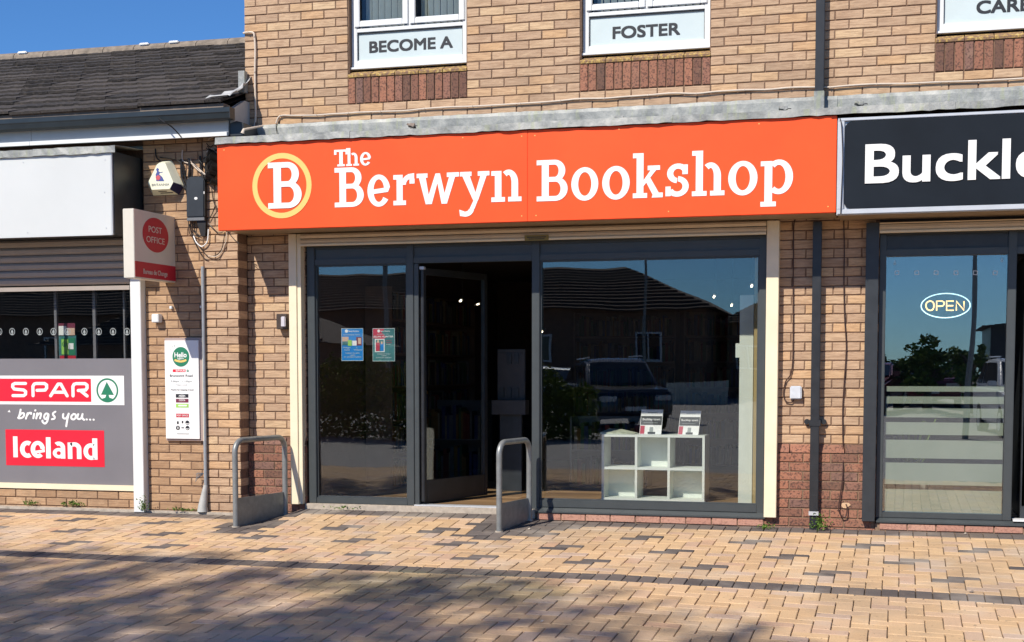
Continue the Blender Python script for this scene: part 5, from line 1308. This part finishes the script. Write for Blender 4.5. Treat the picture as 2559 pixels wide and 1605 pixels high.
def tree(x, y, H, rad, n, s, label, cz, lean=(0, 0), name='tree'):
    z0 = gz(x, y); T = thing(name, label, 'tree', (x, y, z0))
    t = MB(); top = Vector((x+lean[0], y+lean[1], cz)); t.tube([(x, y, z0-.1), (x+lean[0]*.3, y+lean[1]*.3, z0+(cz-z0)*.5), top], [.16, .12, .05], 9)
    for i in range(9):
        a = i*2.4; b = top+Vector((math.cos(a)*rad[0]*.7, math.sin(a)*rad[1]*.7, random.uniform(-.1, .6)*rad[2])); m = Vector((x+lean[0]*.5, y+lean[1]*.5, z0+(cz-z0)*random.uniform(.5, .85))); t.tube([m, m.lerp(b, .5)+Vector((0, 0, .15)), b], [.06, .035, .012], 6)
    t.build('trunk', M_BARK, T); c = MB(); leafcloud(c, (top.x, top.y, cz), rad, n, s); c.build('crown', M_LEAF, T); return T
from mathutils import noise as mn
def dapple_crown(mb, c, rad, n, feat, thr, s):
    k = 0
    while k < n:
        q = Vector((random.uniform(-1, 1), random.uniform(-1, 1), random.uniform(-1, 1)))
        if q.length > 1: continue
        p = Vector((c[0]+q.x*rad[0], c[1]+q.y*rad[1], c[2]+q.z*rad[2]))
        # leaves sit in clumps: sample the clump field on the plane across the light so that gaps line through the crown
        g = Vector(((p.x-.404*p.z)*feat, (p.y-.96*p.z)*feat*1.15, 3.7))
        v = mn.noise(g)+.55*mn.noise(g*2.3)-.22*q.length**3
        if v < thr and random.random() > .03: continue
        k += 1
        d = Vector((random.uniform(-1, 1), random.uniform(-1, 1), random.uniform(-.6, .6))).normalized(); w = d.cross(Vector((random.uniform(-1, 1), random.uniform(-1, 1), random.uniform(-1, 1)))).normalized(); z = s*random.uniform(.7, 1.3)
        mb.add([p-d*z, p+w*z*.5, p+d*z, p-w*z*.5], [(0, 1, 2, 3)])
T_ = tree(-3.4, -17.0, 13, (.1, .1, .1), 10, .08, 'large leafy street tree behind the viewpoint that shades the left paving', 12.4, (-1.6, -.3), 'street_tree')
c = MB(); dapple_crown(c, (-5.0, -17.1, 12.7), (5.3, 2.75, .9), 12800, 2.3, -.02, .085); c.build('crown', M_LEAF, T_)
tree(6.5, -34, 4, (1.1, 1.2, .95), 2600, .11, 'round green tree reflected in the right shop window', 1.2)
tree(7.7, -34.5, 4, (.7, .8, .8), 900, .09, 'sparse young tree reflected in the right shop window', 1.5)
c = MB()
for i in range(16):
    for k in range(1500):
        x = -8.8+i*.52+random.uniform(0, .52); h = (2.0-.05*i)*(1+.12*math.sin(x*3.1)+.1*math.sin(x*7.7)); y = -17+random.uniform(-.6, .6); z = gz(x, -17)+random.uniform(.0, 1)*h*(1-.25*abs(y+17))
        d = Vector((random.uniform(-1, 1), random.uniform(-1, 1), random.uniform(-.5, 1))).normalized()*random.uniform(.03, .07); w = d.cross(Vector((random.uniform(-1, 1), random.uniform(-1, 1), random.uniform(-1, 1)))).normalized()*.03; q0 = Vector((x, y, z))
        c.add([q0-d, q0+w, q0+d, q0-w], [(0, 1, 2, 3)])
tag(c.build('hedge', M_HEDGE, None), 'clipped green hedge across the car park reflected in the bookshop glass', 'hedge')
c = MB()
for i in range(14): leafcloud(c, (4.6+i*.5, -41.5+random.uniform(-.3, .3), gz(5, -41)+.9), (.6, .7, .95+.2*random.random()), 700, .10)
tag(c.build('boundary_hedge', M_LEAF, None), 'dark boundary hedge behind the round tree and maroon cars', 'hedge')
t = MB(); t.box(-2.3, -.2, -38.2, -38, gz(0, -38)-.2, .86); tag(t.build('low_wall', M_PLAS, None), 'pale low boundary wall beyond the car park', 'wall')
M_BRK3 = plain('far_brick', (.20, .12, .08), .9, var=.2, sc=6); M_RF = plain('far_roof', (.06, .045, .04), .9, var=.3, sc=5)
def house(x0, x1, y0, y1, ze, zr, label, wm=M_BRK3, nwin=5, z0=-.9):
    T = thing('house', label, 'building', ((x0+x1)/2, (y0+y1)/2, z0))
    t = MB(); t.box(x0, x1, y0, y1, z0, ze); t.build('wall', wm, T)
    h = min((y1-y0)/2, (x1-x0)/3); ym = (y0+y1)/2
    t = MB(); e = .4; t.add([(x0-e, y0-e, ze), (x1+e, y0-e, ze), (x1+e, y1+e, ze), (x0-e, y1+e, ze), (x0+h, ym, zr), (x1-h, ym, zr)], [(0, 1, 5, 4), (1, 2, 5), (2, 3, 4, 5), (3, 0, 4), (3, 2, 1, 0)])
    r_ = t.build('roof', M_RF, T)
    rows = MB(); nr = 14
    for k in range(nr):
        s = k/nr; ya = y1+e+(ym-y1-e)*s; za = ze+(zr-ze)*s; xa = x0-e+(h+e)*s; xb = x1+e-(h+e)*s; rows.box(xa, xb, ya-.02, ya+.05, za-.01, za+.035)
    o = rows.build('tile_courses', M_RF, r_); o['kind'] = 'stuff'
    for i in range(nwin):
        cx = x0+(x1-x0)*(i+.5)/nwin
        for zz in ([ze-1.2] if ze-z0 < 4 else [ze-1.5, ze-4.0]):
            t = MB(); t.box(cx-.55, cx+.55, y1, y1+.06, zz-.5, zz+.6); w = t.build('window', M_UPVC, T)
            t = MB(); t.box(cx-.47, cx-.03, y1+.06, y1+.07, zz-.42, zz+.52); t.box(cx+.03, cx+.47, y1+.06, y1+.07, zz-.42, zz+.52); t.build('pane', M_CARGL, w)
house(-62, -1.5, -50, -42, 3.6, 5.6, 'long low tiled building across the car park', nwin=14)
house(-1.0, 4.6, -52, -44, 3.2, 4.6, 'small hipped roof building between the long building and the tree', nwin=3)
house(8.7, 24, -47, -40, 2.9, 3.3, 'flat dark roofed building at the far right across the car park', M_DARKM, 4)
house(-22, -12.2, -36, -30, 2.1, 3.6, 'pale roofed lean-to building at the left across the car park', nwin=3)
def pole(x, y, h, label, tilt=0):
    z = gz(x, y); T = thing('lamp_post', label, 'lamp post', (x, y, z)); t = MB(); t.tube([(x, y, z-.1), (x+tilt*.5, y, z+h*.5), (x+tilt, y, z+h)], [.07, .05, .035], 10); t.build('column', M_STEEL, T)
    t = MB(); t.box(x+tilt-.12, x+tilt+.12, y-.05, y+.45, z+h, z+h+.10); t.build('lantern', M_ALU, T, bevel=.02)
pole(7.0, -20, 6.5, 'leaning grey lamp post reflected in the right shop window', .35); pole(-6.6, -21, 6.5, 'grey lamp post reflected in the left bookshop pane'); pole(-1.9, -31, 6.5, 'grey lamp post reflected in the large bookshop pane')
def car(x, y, rot, body, label, L_=4.6, Wd=1.85, H=1.66, kind='suv'):
    z0 = gz(x, y); T = thing('parked_car', label, 'car', (x, y, z0), 'parked cars across the car park'); T.rotation_euler = (0, 0, rot)
    def B_(t, name, mat, smooth=False, bevel=0, par=None):
        o = t.build(name, mat, None, smooth=smooth, bevel=bevel, loc=(0, 0, 0)); o.parent = par or T; return o
    hw = Wd/2; hz = H
    prof = [(-L_/2, .42), (-L_/2+.05, .25), (L_/2-.08, .25), (L_/2, .45), (L_/2-.02, .78), (L_/2-.18, .95), (L_*.22, 1.06), (-L_/2+.12, 1.06), (-L_/2+.02, .8)]
    cab_ = [(L_*.24, 1.05), (L_*.06, hz-.04), (-.1, hz), (-L_*.33, hz-.05), (-L_*.46, 1.05)]
    t = MB(); t.prism([(p[0], p[1]) for p in prof], -hw, hw); b = B_(t, 'body', body, True, .07)
    t = MB(); n = len(cab_); iw = hw*.80
    t.add([(p[0], -hw*.97 if k in (0, n-1) else -iw, p[1]) for k, p in enumerate(cab_)]+[(p[0], hw*.97 if k in (0, n-1) else iw, p[1]) for k, p in enumerate(cab_)], [tuple(range(n)), tuple(range(2*n-1, n-1, -1))]+[(i, i+n, (i+1) % n+n, (i+1) % n) for i in range(n)])
    B_(t, 'cabin', body, True, .05)
    def lerp(a, b, k): return a+(b-a)*k
    t = MB(); a0, a1 = cab_[0], cab_[1]
    t.add([(lerp(a0[0], a1[0], .1)+.012, -hw*.86, lerp(a0[1], a1[1], .1)+.012), (lerp(a0[0], a1[0], .1)+.012, hw*.86, lerp(a0[1], a1[1], .1)+.012), (lerp(a0[0], a1[0], .9)+.012, iw*.93, lerp(a0[1], a1[1], .9)+.012), (lerp(a0[0], a1[0], .9)+.012, -iw*.93, lerp(a0[1], a1[1], .9)+.012)], [(0, 1, 2, 3)])
    o = B_(t, 'windscreen', M_CARGL); md = o.modifiers.new('s', 'SOLIDIFY'); md.thickness = .006
    for s in (-1, 1):
        for xa, xb, ta, tb in ((L_*.17, 0.02, L_*.05, 0.02), (-.04, -L_*.24, -.04, -L_*.22), (-L_*.26, -L_*.40, -L_*.24, -L_*.33)):
            t = MB(); zb, zt = 1.12, hz-.12; yb = lerp(hw*.97, iw, .12)+.010; yt = lerp(hw*.97, iw, .85)+.010
            t.add([(xa, s*yb, zb), (xb, s*yb, zb), (tb, s*yt, zt), (ta, s*yt, zt)], [(0, 1, 2, 3)]); o = B_(t, 'side_window', M_CARGL); md = o.modifiers.new('s', 'SOLIDIFY'); md.thickness = .006
        for xc in (-L_*.30, L_*.31):
            t = MB(); t.tube([(xc, s*(hw-.20), .34), (xc, s*(hw+.01), .34)], .34, 22); w = B_(t, 'wheel', M_CAB)
            t = MB(); t.tube([(xc, s*(hw+.0101), .34), (xc, s*(hw+.022), .34)], .21, 16); B_(t, 'rim', M_ALU, par=w)
        t = MB(); t.box(L_/2-.10, L_/2+.012, s*hw*.95, s*hw*.52, .66, .80); B_(t, 'headlight', M_ALU, bevel=.02)
        t = MB(); t.box(L_*.17, L_*.20, s*(hw-.02), s*(hw+.18), 1.06, 1.20); B_(t, 'wing_mirror', body, bevel=.02)
        if kind == 'suv': t = MB(); t.tube([(L_*.04, s*iw*.9, hz+.04), (-L_*.30, s*iw*.9, hz+.03)], .02, 6); B_(t, 'roof_rail', M_ALU)
    t = MB(); t.box(L_/2-.06, L_/2+.010, -hw*.48, hw*.48, .50, .78); B_(t, 'grille', M_CAB)
    t = MB(); t.box(L_/2+.004, L_/2+.02, -.26, .26, .42, .52); B_(t, 'number_plate', M_WHT)
C_NAVY = plain('navy_car_paint', (.010, .018, .035), .25, var=.05, coat=.8, spec=.6); C_SIL = plain('silver_car_paint', (.38, .42, .44), .3, metal=.4, var=.03, coat=.5); C_MAR = plain('maroon_car_paint', (.16, .01, .03), .3, var=.05, coat=.6); C_WHT = plain('white_car_paint', (.72, .74, .75), .35, var=.02, coat=.5)
car(-1.15, -22.5, math.radians(66), C_NAVY, 'dark blue suv facing the bookshop across the car park')
car(-3.7, -27, math.radians(78), C_SIL, 'silver car parked behind the hedge', 4.2, 1.75, 1.45, 'car'); car(-5.2, -29.5, math.radians(85), C_NAVY, 'dark car parked beyond the silver car', 4.3, 1.8, 1.45, 'car')
car(4.75, -34, math.radians(100), C_MAR, 'maroon hatchback reflected in the right shop window', 4.1, 1.75, 1.45, 'car'); car(6.75, -38.5, math.radians(92), C_MAR, 'second maroon car beyond the maroon hatchback', 4.2, 1.75, 1.42, 'car')
car(8.55, -22, math.radians(84), C_WHT, 'white pickup style suv reflected at the right edge of the right window', 4.9, 1.9, 1.75)
